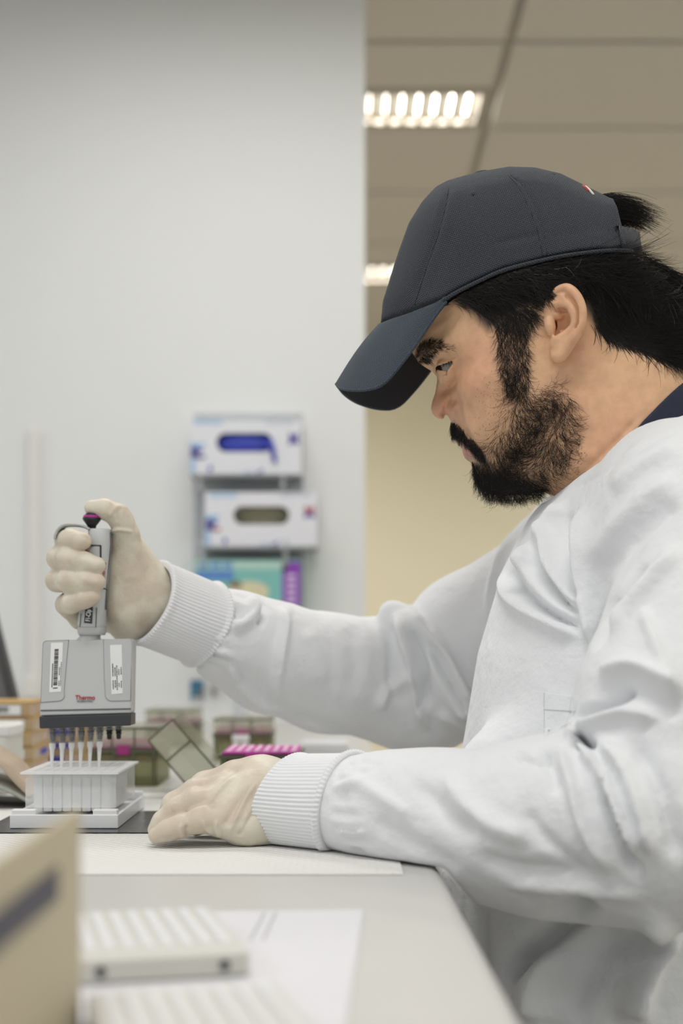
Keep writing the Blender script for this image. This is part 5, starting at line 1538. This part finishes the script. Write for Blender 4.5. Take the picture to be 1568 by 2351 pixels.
for nm, c_, s__ in (('skirt', (px0 + 0.04275, py0 + 0.004, (ztop + tz) / 2 + 0.002), (0.0835, 0.0012, ztop - tz - 0.006)), ('skirt', (px0 + 0.0845, py0 + 0.0638, (ztop + tz) / 2 + 0.002), (0.0012, 0.119, ztop - tz - 0.006))):
    put(nm, box(c_, s__), seethrough('plate_skirt', (0.93, 0.935, 0.94), 0.30, 0.3, 0.1), plate)

# ------------------------------------------------------------------ tip boxes
m_olive = seethrough('olive_plastic', (0.42, 0.43, 0.22), 0.24, 0.25, 0.4)
m_lid = seethrough('smoke_lid', (0.72, 0.73, 0.62), 0.24, 0.15, 0.3)
m_plum = mat('rack_plum', (0.34, 0.03, 0.19), 0.45)
m_pink = mat('rack_magenta', (0.55, 0.03, 0.36), 0.4)
m_lpink = mat('rack_light', (0.86, 0.48, 0.72), 0.45)
m_olived = mat('olive_rim', (0.10, 0.105, 0.065), 0.4)
def tip_box(x0, x1, y0, dep, ztop_, label, open_=False):
    xc, yc, w = (x0 + x1) / 2, y0 + dep / 2, x1 - x0
    t = thing('tip_box', (xc, yc, BZ), label, 'tip box')
    h = ztop_ - BZ; zr = BZ + h * 0.60
    th = 0.002
    walls = [box((xc, y0 + th / 2, (BZ + zr) / 2), (w, th, zr - BZ)), box((xc, y0 + dep - th / 2, (BZ + zr) / 2), (w, th, zr - BZ)),
             box((x0 + th / 2, yc, (BZ + zr) / 2), (th, dep - 2 * th, zr - BZ)), box((x1 - th / 2, yc, (BZ + zr) / 2), (th, dep - 2 * th, zr - BZ)), box((xc, yc, BZ + 0.0015), (w - 2 * th, dep - 2 * th, 0.002))]
    put('base', merge(walls), m_olive, t, kind='stuff')
    for f in (0.06, 0.36, 0.64, 0.94):
        put('rib', box((x0 + w * f, y0 - 0.0008, (BZ + zr) / 2), (0.003, 0.0016, zr - BZ - 0.004)), m_olived, t)
    put('rim', merge([box((xc, y0 - 0.0005, zr), (w + 0.003, 0.003, 0.004)), box((x1 + 0.0005, yc, zr), (0.003, dep, 0.004)), box((x0 - 0.0005, yc, zr), (0.003, dep, 0.004))]), m_olived, t, kind='stuff')
    put('rack', box((xc, yc, zr + 0.003 if not open_ else zr - 0.009), (w - 0.006, dep - 0.006, h * 0.16)), m_plum, t)
    put('lower_rack', box((xc, yc, BZ + h * 0.46), (w - 0.006, dep - 0.006, h * 0.10)), m_plum, t)
    if not open_:
        l_ = [box((xc, y0 + th / 2, (zr + ztop_) / 2 + 0.002), (w - 0.001, th, ztop_ - zr - 0.004)), box((xc, y0 + dep - th / 2, (zr + ztop_) / 2 + 0.002), (w - 0.001, th, ztop_ - zr - 0.004)),
              box((x0 + th / 2 + 0.0005, yc, (zr + ztop_) / 2 + 0.002), (th, dep - 2 * th, ztop_ - zr - 0.004)), box((x1 - th / 2 - 0.0005, yc, (zr + ztop_) / 2 + 0.002), (th, dep - 2 * th, ztop_ - zr - 0.004)),
              box((xc, yc, ztop_ - 0.001), (w - 2 * th, dep - 2 * th, 0.002))]
        ld = put('lid', merge(l_), m_lid, t, kind='stuff')
        put('lid_edge', merge([box((xc, y0 - 0.0004, ztop_ - 0.001), (w + 0.002, 0.002, 0.0025)), box((x1 + 0.0004, yc, ztop_ - 0.001), (0.002, dep, 0.0025))]), m_olived, ld, kind='stuff')
        for f in (0.33, 0.66):
            put('lid_rib', box((x0 + w * f, y0 - 0.0004, (zr + ztop_) / 2), (0.002, 0.0012, ztop_ - zr - 0.004)), m_olived, ld)
        put('latch', rbox((xc, y0 - 0.0016, zr + 0.001), (0.016, 0.003, 0.012), 0.001, seg=1), m_plum, t)
    return t, zr
def xat(u, Y): return (u - CX) / FPX * Y
def zat(v, Y): return (HZ - v) / FPX * Y
tip_box(xat(205, 1.71), xat(362, 1.71), 1.71, 0.12, zat(1670, 1.71), 'closed olive tip box with plum rack right behind the pipette tips')
tip_box(xat(333, 2.37), xat(450, 2.37), 2.37, 0.12, zat(1630, 2.37), 'closed tip box farthest back, against the white wall')
tc2, zr2 = tip_box(xat(490, 2.10), xat(622, 2.10), 2.10, 0.12, zat(1650, 2.10), 'closed tip box with a white tag on its front, under the far sleeve')
put('white_tag', merge([box((xat(553, 2.1), 2.0975, zat(1694, 2.1)), (0.025, 0.002, 0.010)), box((xat(543, 2.1), 2.0975, zat(1707, 2.1)), (0.009, 0.002, 0.010)), box((xat(563, 2.1), 2.0975, zat(1707, 2.1)), (0.009, 0.002, 0.010))]), m_label, tc2, kind='stuff')
x0, x1 = xat(505, 1.58), xat(690, 1.58)
to, zo = tip_box(x0, x1, 1.58, 0.115, -0.090, 'open tip box with bright magenta rack behind the resting hand', True)
put('rack_top', rbox(((x0 + x1) / 2, 1.6375, -0.1165), (x1 - x0 - 0.004, 0.111, 0.003), 0.001, seg=1), m_pink, to)
for k in range(8):
    put('tip_row', rbox((x0 + 0.0085 + k * (x1 - x0 - 0.017) / 7, 1.6375, -0.1146), (0.0055, 0.104, 0.0016), 0.0006, seg=1), m_lpink, to)
put('clip', rbox(((x0 + x1) / 2 - 0.003, 1.5785, -0.1225), (0.026, 0.003, 0.012), 0.001, seg=1), m_pink, to)
# the opened lid, hinged on the left and lying back at an angle
lang = math.radians(49)
lc = P(432, 1724, 1.64)
def lidbox():
    L_, T_, D_ = 0.074, 0.037, 0.115
    th = 0.0018
    pr = [box((0, 0, -T_ / 2), (L_, D_, th)), box((-L_ / 2, 0, 0), (th, D_ - 0.004, T_ - 0.003)), box((L_ / 2, 0, 0), (th, D_ - 0.004, T_ - 0.003)), box((0, -D_ / 2, 0), (L_ - 0.003, th, T_ - 0.003)), box((0, D_ / 2, 0), (L_ - 0.003, th, T_ - 0.003))]
    V, F = merge(pr); V = np.array(V)
    return V, F
def lrot(V):
    V = np.asarray(V, float); ca, sa = math.cos(lang), math.sin(lang)
    return np.stack([V[:, 0] * ca + V[:, 2] * sa, V[:, 1], -V[:, 0] * sa + V[:, 2] * ca], 1) + lc
V, F = lidbox()
ld = put('lid', (lrot(V), F), m_lid, to, kind='stuff')
for a, b in (((-0.037, -0.0585, 0.0175), (0.037, -0.0585, 0.0175)), ((-0.037, -0.0585, -0.0185), (0.037, -0.0585, -0.0185)), ((-0.037, -0.0585, -0.0185), (-0.037, -0.0585, 0.0175)), ((0.037, -0.0585, -0.0185), (0.037, -0.0585, 0.0175)), ((-0.006, -0.0590, -0.0185), (-0.006, -0.0590, 0.0175)), ((-0.037, 0.0585, 0.0175), (-0.037, -0.0585, 0.0175))):
    put('lid_edge', tube(lrot([a, b]), 0.0011, 6), m_olived, ld)

# ------------------------------------------------------------------ cartons at the left
m_card = mat('carton_tan', (0.44, 0.32, 0.18), 0.7, vary=(20, 0.1)); m_cards = mat('carton_side', (0.52, 0.42, 0.34), 0.7)
m_blue = mat('print_blue', (0.05, 0.06, 0.42), 0.6); m_edge = mat('carton_edge', (0.50, 0.33, 0.13), 0.7)
def carton(x0, x1, y0, dep, z0, h, label, barcode, seed, grp):
    t = thing('slide_carton', ((x0 + x1) / 2, y0 + dep / 2, z0), label, 'carton', grp)
    xc, yc = (x0 + x1) / 2, y0 + dep / 2
    put('tray', box((xc, yc, z0 + h * 0.42), (x1 - x0 - 0.003, dep - 0.003, h * 0.82)), m_cards, t)
    put('lid', box((xc, yc, z0 + h * 0.91), (x1 - x0, dep, h * 0.17)), m_edge, t)
    put('corner_strip', box((x1 - 0.006, y0 + 0.0008, z0 + h * 0.42), (0.011, 0.002, h * 0.8)), m_card, t)
    r_ = np.random.default_rng(seed)
    if barcode:
        lb = put('label', box((x1 - 0.045, y0 + 0.0006, z0 + h * 0.43), (0.066, 0.0025, h * 0.66)), m_label, t)
        ps = []; xx_ = x1 - 0.074
        while xx_ < x1 - 0.026:
            w = r_.choice([0.0008, 0.0014, 0.0022]); ps.append(box((xx_, y0 - 0.0009, z0 + h * 0.46), (w, 0.0006, h * 0.42))); xx_ += w + r_.choice([0.0009, 0.0014])
        put('barcode', merge(ps), m_ink, lb, kind='stuff')
    put('blue_print', box((x1 - 0.0012, y0 + dep * r_.uniform(0.55, 0.7), z0 + h * 0.42), (0.001, dep * 0.35, h * 0.42)), m_blue if seed % 2 else m_cards, t)
    put('blue_print', box((xc + r_.uniform(-0.01, 0.02), y0 + 0.0012, z0 + h * 0.42), ((x1 - x0) * 0.3, 0.001, h * 0.42)), m_blue if seed % 2 else m_card, t)
names = ['bottom carton of the barcoded stack at the left edge', 'second carton from the bottom of the barcoded stack', 'middle carton of the barcoded stack at the left edge', 'second carton from the top of the barcoded stack', 'top tan carton of the barcoded stack at the left edge']
for k in range(5):
    x1_ = xat(73 - (k == 4) * 4 + (k % 2) * 3, 1.85)
    carton(x1_ - 0.11, x1_, 1.85 + 0.003 * (k % 2), 0.118, BZ + 0.0003 + k * 0.0193, 0.0190, names[k], True, k + 2, 'stack of barcoded cartons')
names2 = ['bottom blue printed carton standing behind the pipette tips', 'lower blue printed carton behind the pipette tips', 'upper blue printed carton behind the pipette tips', 'top blue printed carton behind the pipette tips']
for k in range(4):
    x1_ = xat(205 + (k % 2) * 6, 2.02)
    carton(x1_ - 0.12, x1_, 2.02, 0.10, BZ + 0.0003 + k * 0.0193, 0.0190, names2[k], False, k * 2 + 11, 'stack of blue printed cartons')
# monitor edge
m_scr = mat('monitor_dark', (0.07, 0.072, 0.078), 0.5); m_scrf = mat('monitor_face', (0.16, 0.165, 0.175), 0.4)
mo_ = thing('monitor', P(-60, 1753, 2.05), 'dark grey slanted monitor at the far left edge', 'monitor')
put('shell', slab([(-46, 1270), (76, 1752), (-200, 1752), (-300, 1270)], 2.05, 0.02, 0.003), m_scr, mo_)
put('screen', slab([(-60, 1300), (52, 1740), (-190, 1740), (-280, 1300)], 2.049, 0.003), m_scrf, mo_)
# white block with a dark opening, and a curled booklet
m_wht2 = mat('white_plastic', (0.74, 0.73, 0.70), 0.45)
wb = thing('white_box', (xat(-30, 1.60), 1.64, BZ), 'small white box with a dark round opening, cut by the left edge', 'box')
put('body', rbox((xat(18, 1.60) - 0.03, 1.64, BZ + 0.0405), (0.06, 0.08, 0.079), 0.004), m_wht2, wb)
put('cap_piece', rbox((xat(16, 1.60) - 0.028, 1.635, BZ + 0.0725), (0.062, 0.074, 0.012), 0.002), m_label, wb)
put('opening', lathe([(0.0055, 0), (0.0055, 0.002), (0.003, 0.0025)], 18, (xat(4, 1.60), 1.6005, zat(1742, 1.60)), (0, -1, 0)), m_ink, wb)
m_page = mat('page_beige', (0.50, 0.40, 0.30), 0.6, vary=(60, 0.25)); m_page2 = mat('page_grey', (0.40, 0.41, 0.36), 0.6, vary=(40, 0.2))
bk = thing('booklet', (xat(20, 1.48), 1.48, BZ), 'booklet with curled printed pages at the left edge', 'booklet')
def sheet(rows, y0, y1, t, m, name):
    c_ = spline([P(u, v, 1.46) for u, v in rows], 6)
    V = []; F = []
    for p in c_:
        for yy_ in (y0, y1):
            V += [(p[0], yy_, p[2]), (p[0], yy_, p[2] - t)]
    for i in range(len(c_) - 1):
        a = i * 4
        F += [(a, a + 2, a + 6, a + 4), (a + 1, a + 5, a + 7, a + 3), (a, a + 4, a + 5, a + 1), (a + 2, a + 3, a + 7, a + 6)]
    n0 = (len(c_) - 1) * 4
    F += [(0, 1, 3, 2), (n0, n0 + 2, n0 + 3, n0 + 1)]
    return put(name, (V, F), m, bk, True)
sheet([(66, 1828), (40, 1803), (15, 1776), (-10, 1752), (-60, 1725), (-130, 1722)], 1.46, 1.56, 0.0008, m_page, 'page')
sheet([(66, 1836), (40, 1822), (10, 1808), (-30, 1796), (-90, 1790), (-140, 1792)], 1.46, 1.565, 0.004, m_page2, 'page_block')
sheet([(60, 1855), (0, 1853), (-80, 1850), (-160, 1848)], 1.46, 1.565, 0.002, mat('booklet_shadow', (0.05, 0.05, 0.05), 0.6), 'shadow_sheet')  # dark sheet painted in for the shadow beneath the booklet

# white slab and squeeze bottle behind
tag(put('white_case', rbox(((xat(690, 2.24) + xat(800, 2.24)) / 2, 2.29, BZ + 0.0085), (0.0755, 0.10, 0.0165), 0.002), mat('case_white', (0.66, 0.67, 0.70), 0.4)), 'flat white plastic case on the bench under the far sleeve', 'case')
bo = thing('squeeze_bottle', (xat(556, 2.72), 2.72, BZ), 'pale squeeze bottle blurred behind the tip boxes', 'bottle')
put('body', lathe([(0.016, BZ + 0.0005), (0.0175, BZ + 0.004), (0.0175, BZ + 0.10), (0.012, BZ + 0.115), (0.008, BZ + 0.118)], 20, (xat(556, 2.72), 2.72, 0)), mat('bottle_plastic', (0.60, 0.63, 0.68), 0.4), bo, True)
put('cap', lathe([(0.010, BZ + 0.117), (0.010, BZ + 0.13), (0.003, BZ + 0.134), (0.002, BZ + 0.15)], 16, (xat(556, 2.72), 2.72, 0)), mat('bottle_cap', (0.35, 0.5, 0.3), 0.4), bo, True)
# ------------------------------------------------------------------ wall: glove boxes in acrylic holders
m_acr = seethrough('acrylic', (0.80, 0.82, 0.84), 0.22, 0.1)
m_acrg = seethrough('acrylic_shelf', (0.42, 0.43, 0.45), 0.75, 0.2)
m_bxw = mat('glove_box_white', (0.74, 0.75, 0.80), 0.5)
m_b1 = mat('print_royal', (0.06, 0.09, 0.45), 0.5); m_b2 = mat('print_violet', (0.10, 0.09, 0.33), 0.5); m_b3 = mat('print_sky', (0.35, 0.55, 0.78), 0.5); m_b4 = mat('print_brick', (0.42, 0.10, 0.13), 0.5)
GY = 3.068
def glove_box(u0, v0, u1, v1, hole, m_front, label, depth=0.078):
    t = thing('glove_box', (xat((u0 + u1) / 2, GY), GY + depth / 2, zat(v1, GY)), label, 'glove box')
    x0, x1, z1, z0 = xat(u0, GY), xat(u1, GY), zat(v0, GY), zat(v1, GY)
    if hole:
        hu0, hv0, hu1, hv1 = hole
        n = 64; r = (hv1 - hv0) / 2
        inner = []
        for i in range(n):
            a = 2 * math.pi * i / n
            cu = hu1 - r if math.cos(a) > 0 else hu0 + r
            inner.append((cu + r * math.cos(a), (hv0 + hv1) / 2 - r * math.sin(a)))
        outer = []
        cx_, cy_ = (hu0 + hu1) / 2, (hv0 + hv1) / 2
        for (a, b) in inner:
            dx, dy = a - cx_, b - cy_
            k = min(((u1 - cx_) / dx if dx > 0 else (u0 - cx_) / dx) if abs(dx) > 1e-6 else 1e9, ((v1 - cy_) / dy if dy > 0 else (v0 - cy_) / dy) if abs(dy) > 1e-6 else 1e9)
            outer.append((cx_ + dx * k, cy_ + dy * k))
        # snap the outer ring to the corners
        for c_ in ((u0, v0), (u1, v0), (u1, v1), (u0, v1)):
            k = int(np.argmin([(a - c_[0]) ** 2 + (b - c_[1]) ** 2 for a, b in outer])); outer[k] = c_
        V = [P(a, b, GY) for a, b in outer] + [P(a, b, GY) for a, b in inner] + [P(a, b, GY) + np.array([0, 0.004, 0]) for a, b in inner]
        F = [(i, n + i, n + (i + 1) % n, (i + 1) % n) for i in range(n)] + [(n + i, 2 * n + i, 2 * n + (i + 1) % n, n + (i + 1) % n) for i in range(n)]
        put('front', (V, F), m_front, t)
        put('inner_liner', box(((x0 + x1) / 2, GY + depth * 0.62, (z0 + z1) / 2), (x1 - x0 - 0.004, 0.002, z1 - z0 - 0.004)), mat('carton_inside', (0.28, 0.27, 0.20), 0.8), t)
    else:
        put('front', box(((x0 + x1) / 2, GY + 0.001, (z0 + z1) / 2), (x1 - x0, 0.002, z1 - z0)), m_front, t)
    th = 0.0015
    sides = [box((x0 + th / 2, GY + depth / 2 + 0.001, (z0 + z1) / 2), (th, depth - 0.002, z1 - z0)), box((x1 - th / 2, GY + depth / 2 + 0.001, (z0 + z1) / 2), (th, depth - 0.002, z1 - z0)),
             box(((x0 + x1) / 2, GY + depth / 2 + 0.001, z0 + th / 2), (x1 - x0 - 2 * th, depth - 0.002, th)), box(((x0 + x1) / 2, GY + depth / 2 + 0.001, z1 - th / 2), (x1 - x0 - 2 * th, depth - 0.002, th)), box(((x0 + x1) / 2, GY + depth - 0.001, (z0 + z1) / 2), (x1 - x0, 0.002, z1 - z0))]
    put('carton', merge(sides), m_front, t, kind='stuff')
    return t
def ink(t, poly, m, name='print'):
    put(name, slab(poly, GY - 0.0008, 0.0006), m, t)
def rect(u0, v0, u1, v1): return [(u0, v0), (u1, v0), (u1, v1), (u0, v1)]
def bow(t, u, v, s, ma, mb):
    ink(t, [(u - 11 * s, v - 13 * s), (u - 3 * s, v - 10 * s), (u, v - 3 * s), (u + 3 * s, v - 10 * s), (u + 11 * s, v - 13 * s), (u + 11 * s, v + 2 * s), (u + 5 * s, v + 4 * s), (u - 5 * s, v + 4 * s), (u - 11 * s, v + 2 * s)], ma)
    ink(t, [(u - 10 * s, v + 4 * s), (u + 10 * s, v + 4 * s), (u + 14 * s, v + 14 * s), (u + 5 * s, v + 15 * s), (u, v + 8 * s), (u - 5 * s, v + 15 * s), (u - 14 * s, v + 14 * s)], mb)
def left_print(t, u, v, mc):
    ink(t, rect(u, v, u + 32, v + 9), m_b3); ink(t, rect(u, v + 9, u + 18, v + 36), m_b2); ink(t, rect(u, v + 38, u + 11, v + 68), m_b3)
    ink(t, rect(u + 10, v + 30, u + 34, v + 37), mc); ink(t, rect(u + 15, v + 14, u + 27, v + 22), m_b1); ink(t, rect(u + 40, v + 54, u + 49, v + 66), m_b1)
g1 = glove_box(437, 965, 692, 1088, (497, 994, 626, 1038), m_bxw, 'upper white glove box with blue gloves in its oval opening')
left_print(g1, 438, 1016, m_b2); bow(g1, 674, 1006, 1.0, m_b2, m_b2); ink(g1, [(585, 1085), (598, 1080), (604, 1073), (604, 1082), (592, 1087)], m_b1); ink(g1, rect(562, 1081, 578, 1086), m_b3)
ink(g1, rect(445, 966, 510, 973), m_b3); ink(g1, rect(610, 966, 675, 972), mat('print_pale', (0.55, 0.57, 0.66), 0.5))
g2 = glove_box(470, 1130, 728, 1254, (536, 1162, 664, 1204), m_bxw, 'lower white glove box with a dark oval opening')
left_print(g2, 472, 1182, m_b4); bow(g2, 710, 1174, 1.0, m_b4, m_b2); ink(g2, [(620, 1250), (632, 1246), (638, 1240), (638, 1249), (626, 1253)], m_b1); ink(g2, rect(598, 1247, 614, 1252), m_b3)
ink(g2, rect(480, 1134, 545, 1141), m_b3); ink(g2, rect(645, 1132, 712, 1138), MATS['print_pale'])
# gloves bulging in the openings
def glove_lump(t, u, v, ru, rv, m, name, dy, seed):
    r_ = np.random.default_rng(seed)
    c_ = P(u, v, GY) + np.array([0, dy, 0]); V, F = [], []
    nu, nv_ = 28, 14
    ph = r_.uniform(0, 6, 8)
    for i in range(nv_ + 1):
        a = math.pi * i / nv_
        for j in range(nu):
            b = 2 * math.pi * j / nu
            d_ = np.array([math.sin(a) * math.cos(b), math.cos(a), math.sin(a) * math.sin(b)])
            w = 1 + 0.10 * math.sin(5 * d_[0] * 3 + ph[0]) * math.sin(4 * d_[2] * 2 + ph[1])
            V.append(c_ + d_ * w * np.array([ru / FPX * GY, 0.016, rv / FPX * GY]))
    for i in range(nv_):
        for j in range(nu):
            k = (j + 1) % nu
            F.append((i * nu + j, i * nu + k, (i + 1) * nu + k, (i + 1) * nu + j))
    return put(name, (V, F), m, t, True)
m_ng = mat('nitrile_blue', (0.035, 0.055, 0.42), 0.45)
gl = glove_lump(g1, 562, 1016, 74, 36, m_ng, 'gloves', 0.022, 3)
tail = spline([P(618, 1012, GY) + np.array([0, 0.004, 0]), P(624, 1026, GY) + np.array([0, -0.003, 0]), P(629, 1046, GY) + np.array([0, -0.004, 0]), P(632, 1063, GY) + np.array([0, -0.003, 0])], 5)
put('glove_finger', tube(tail, np.linspace(0.008, 0.0035, len(tail)), 10), m_ng, gl, True)
glove_lump(g2, 600, 1184, 80, 38, mat('nitrile_grey', (0.30, 0.29, 0.20), 0.6), 'gloves', 0.034, 5)
# third box: teal front, violet end panel
m_teal = mat('box_teal', (0.20, 0.50, 0.47), 0.5)
g3 = glove_box(448, 1286, 690, 1420, None, m_teal, 'teal glove carton with a violet end panel, half hidden by the sleeve')
m_vio = mat('box_violet', (0.24, 0.05, 0.42), 0.5); m_lil = mat('print_lilac', (0.62, 0.50, 0.72), 0.5)
ink(g3, rect(648, 1290, 690, 1420), m_vio, 'violet_panel')
for k in range(7):
    put('white_lettering', slab(rect(658, 1318 + k * 15, 680, 1318 + k * 15 + 9), GY - 0.0014, 0.0006), m_lil, g3)
ink(g3, [(648, 1290), (664, 1290), (656, 1310), (648, 1316)], m_lil)
ink(g3, rect(448, 1288, 648, 1308), mat('box_mint', (0.42, 0.62, 0.56), 0.5), 'mint_band')
ink(g3, rect(452, 1310, 536, 1332), mat('print_azure', (0.10, 0.25, 0.58), 0.5)); 
for k in range(3): put('blue_lettering', slab(rect(456 + k * 28, 1292, 478 + k * 28, 1303), GY - 0.0014, 0.0006), MATS['print_azure'], g3)
ell_ = [(570 + 48 * math.cos(a), 1358 + 24 * math.sin(a)) for a in np.linspace(0, 2 * math.pi, 28)[:-1]]
ink(g3, ell_, mat('print_cream', (0.66, 0.62, 0.42), 0.5), 'picture')
put('picture', slab([(540 + 16 * math.cos(a), 1342 + 8 * math.sin(a)) for a in np.linspace(0, 2 * math.pi, 16)[:-1]], GY - 0.0014, 0.0006), mat('print_brown', (0.22, 0.17, 0.10), 0.5), g3)
hol = thing('glove_box_holder', (xat(570, GY), GY + 0.05, zat(1430, GY)), 'clear acrylic three-tier holder for glove boxes on the white wall', 'holder')
hx0, hx1 = xat(436, GY), xat(694, GY)
put('back_plate', box(((hx0 + hx1) / 2, GY + 0.0805, (zat(935, GY) + zat(1430, GY)) / 2), (hx1 - hx0, 0.002, zat(935, GY) - zat(1430, GY))), m_acr, hol)
for a, b, v in ((438, 692, 1092), (455, 728, 1258), (440, 694, 1424)):
    sh_ = put('shelf', box(((xat(a, GY) + xat(b, GY)) / 2, GY + 0.037, zat(v, GY)), (xat(b, GY) - xat(a, GY), 0.086, 0.005)), m_acrg, hol)
for u in (460, 650):
    put('post', box((xat(u, GY), GY - 0.006, (zat(1100, GY) + zat(1424, GY)) / 2 if False else zat(1110, GY)), (0.010, 0.003, 0.035)), m_acr, hol)
    put('post', box((xat(u + 6, GY), GY - 0.006, zat(1270, GY)), (0.010, 0.003, 0.06)), m_acr, hol)
# small things on the wall
stk = thing('wall_notice', P(452, 1586, WY - 0.001), 'small blue notice stuck to the white wall below the glove boxes', 'notice')
WN = WY - 0.003
put('sheet', slab(rect(437, 1562, 467, 1610), WN, 0.002), mat('notice_blue', (0.03, 0.16, 0.30), 0.5), stk)
put('picture', slab([(447, 1600), (466, 1574), (466, 1600)], WN - 0.0008, 0.0006), mat('notice_grey', (0.16, 0.15, 0.14), 0.5), stk)
put('picture', slab([(439, 1590), (466, 1564), (466, 1570), (441, 1596)], WN - 0.0008, 0.0006), mat('notice_teal', (0.08, 0.30, 0.42), 0.5), stk)
put('picture', slab(rect(441, 1601, 464, 1608), WN - 0.0008, 0.0006), mat('notice_white', (0.6, 0.6, 0.58), 0.5), stk)
sw = thing('wall_hook', P(491, 1588, WY - 0.01), 'little grey hook on the white wall beside the blue notice', 'hook')
put('plate', rbox(P(491, 1587, WY - 0.004), (0.011, 0.007, 0.024), 0.002, seg=2), mat('hook_grey', (0.35, 0.34, 0.30), 0.5), sw)
put('peg', lathe([(0.003, 0), (0.003, 0.012), (0.0045, 0.014), (0.002, 0.016)], 12, P(491, 1590, WY - 0.0075), (0, -1, 0.2)), MATS['hook_grey'], sw, True)
dct = thing('cable_duct', P(80, 1700, WY - 0.01), 'slim white vertical cable duct on the wall behind the pipette', 'cable duct')
put('channel', rbox((xat(80, WY), WY - 0.0065, (zat(985, WY) + BZ) / 2 + 0.003), (0.030, 0.011, zat(985, WY) - BZ - 0.008), 0.003, seg=2), mat('duct_white', (0.74, 0.73, 0.71), 0.5), dct)
put('socket', rbox((xat(76, WY), WY - 0.012, zat(1578, WY)), (0.036, 0.022, 0.045), 0.003, seg=2), m_wht2, dct)

# ------------------------------------------------------------------ foreground, out of focus
fb = thing('foreground_carton', (-0.20, 0.49, BZ), 'blurred beige open carton with a dark band in the lower left corner', 'carton')
m_fb = mat('foreground_beige', (0.52, 0.46, 0.33), 0.6); m_fbd = mat('foreground_band', (0.035, 0.035, 0.06), 0.5)
put('side_panel', rbox((-0.1150, 0.485, BZ + 0.0478), (0.003, 0.27, 0.095), 0.001, seg=2), m_fb, fb)
put('end_panel', rbox((-0.2065, 0.3515, BZ + 0.0478), (0.18, 0.003, 0.095), 0.001, seg=2), m_fb, fb)
put('base', rbox((-0.2065, 0.4865, BZ + 0.0018), (0.18, 0.265, 0.003), 0.001, seg=2), m_fb, fb)
put('dark_band', box((-0.1132, 0.46, -0.093), (0.0008, 0.215, 0.013)), m_fbd, fb)
m_rk = mat('rack_white', (0.60, 0.59, 0.545), 0.4); m_rib = mat('rack_rib', (0.74, 0.745, 0.765), 0.35)
ra = math.radians(14)
e1 = np.array([math.cos(ra), math.sin(ra), 0]); e2v = np.array([math.sin(ra), -math.cos(ra), 0])
BR = np.array([-0.0775, 0.838, 0])
def rack(off, label):
    c_ = BR - e1 * 0.0427 + e2v * (0.0667 + off)
    t = thing('tube_rack', (c_[0], c_[1], BZ + 0.0016), label, 'rack', 'white slotted racks in front', ra)
    def lp(a, b, z): return c_ + e1 * a - e2v * b + np.array([0, 0, z])
    put('body', rbox(lp(0, 0, BZ + 0.0078), (0.0855, 0.128, 0.0120), 0.0015, ra, 2), m_rk, t)
    for k in range(8):
        put('rib', rbox(lp(-0.0345 + k * 0.00985, 0.006, BZ + 0.0143), (0.0055, 0.100, 0.0020), 0.0008, ra, 1), m_rib, t)
    for a in (-0.031, 0.030):
        put('hole', lathe([(0.0026, 0), (0.0026, 0.0008), (0.0008, 0.001)], 16, lp(a, -0.064, BZ + 0.0075), tuple(e2v)), m_ink, t)
rack(0.0, 'white slotted rack with two dark holes in its front, blurred in front of the pad')
rack(0.195, 'second white slotted rack, cut by the bottom edge of the picture')
m_ppr = mat('paper_white', (0.66, 0.66, 0.69), 0.7)
pa = thing('paper_sheet', (-0.05, 0.73, BZ), 'white printed paper sheet lying under the slotted racks', 'paper')
def quad(pts, z, t=0.0006): return prism([(a, b, z) for a, b in pts], (0, 0, t))
put('sheet', quad([(-0.16, 0.56), (0.0, 0.58), (0.014, 0.895), (-0.15, 0.885)], BZ + 0.0004), m_ppr, pa)
for k, xo in enumerate((0.0, 0.007)):
    put('ruled_line', quad([(-0.052 + xo, 0.80), (-0.0505 + xo, 0.80), (-0.047 + xo, 0.885), (-0.0485 + xo, 0.885)], BZ + 0.0009, 0.0003), mat('rule_grey', (0.42, 0.42, 0.45), 0.6), pa)
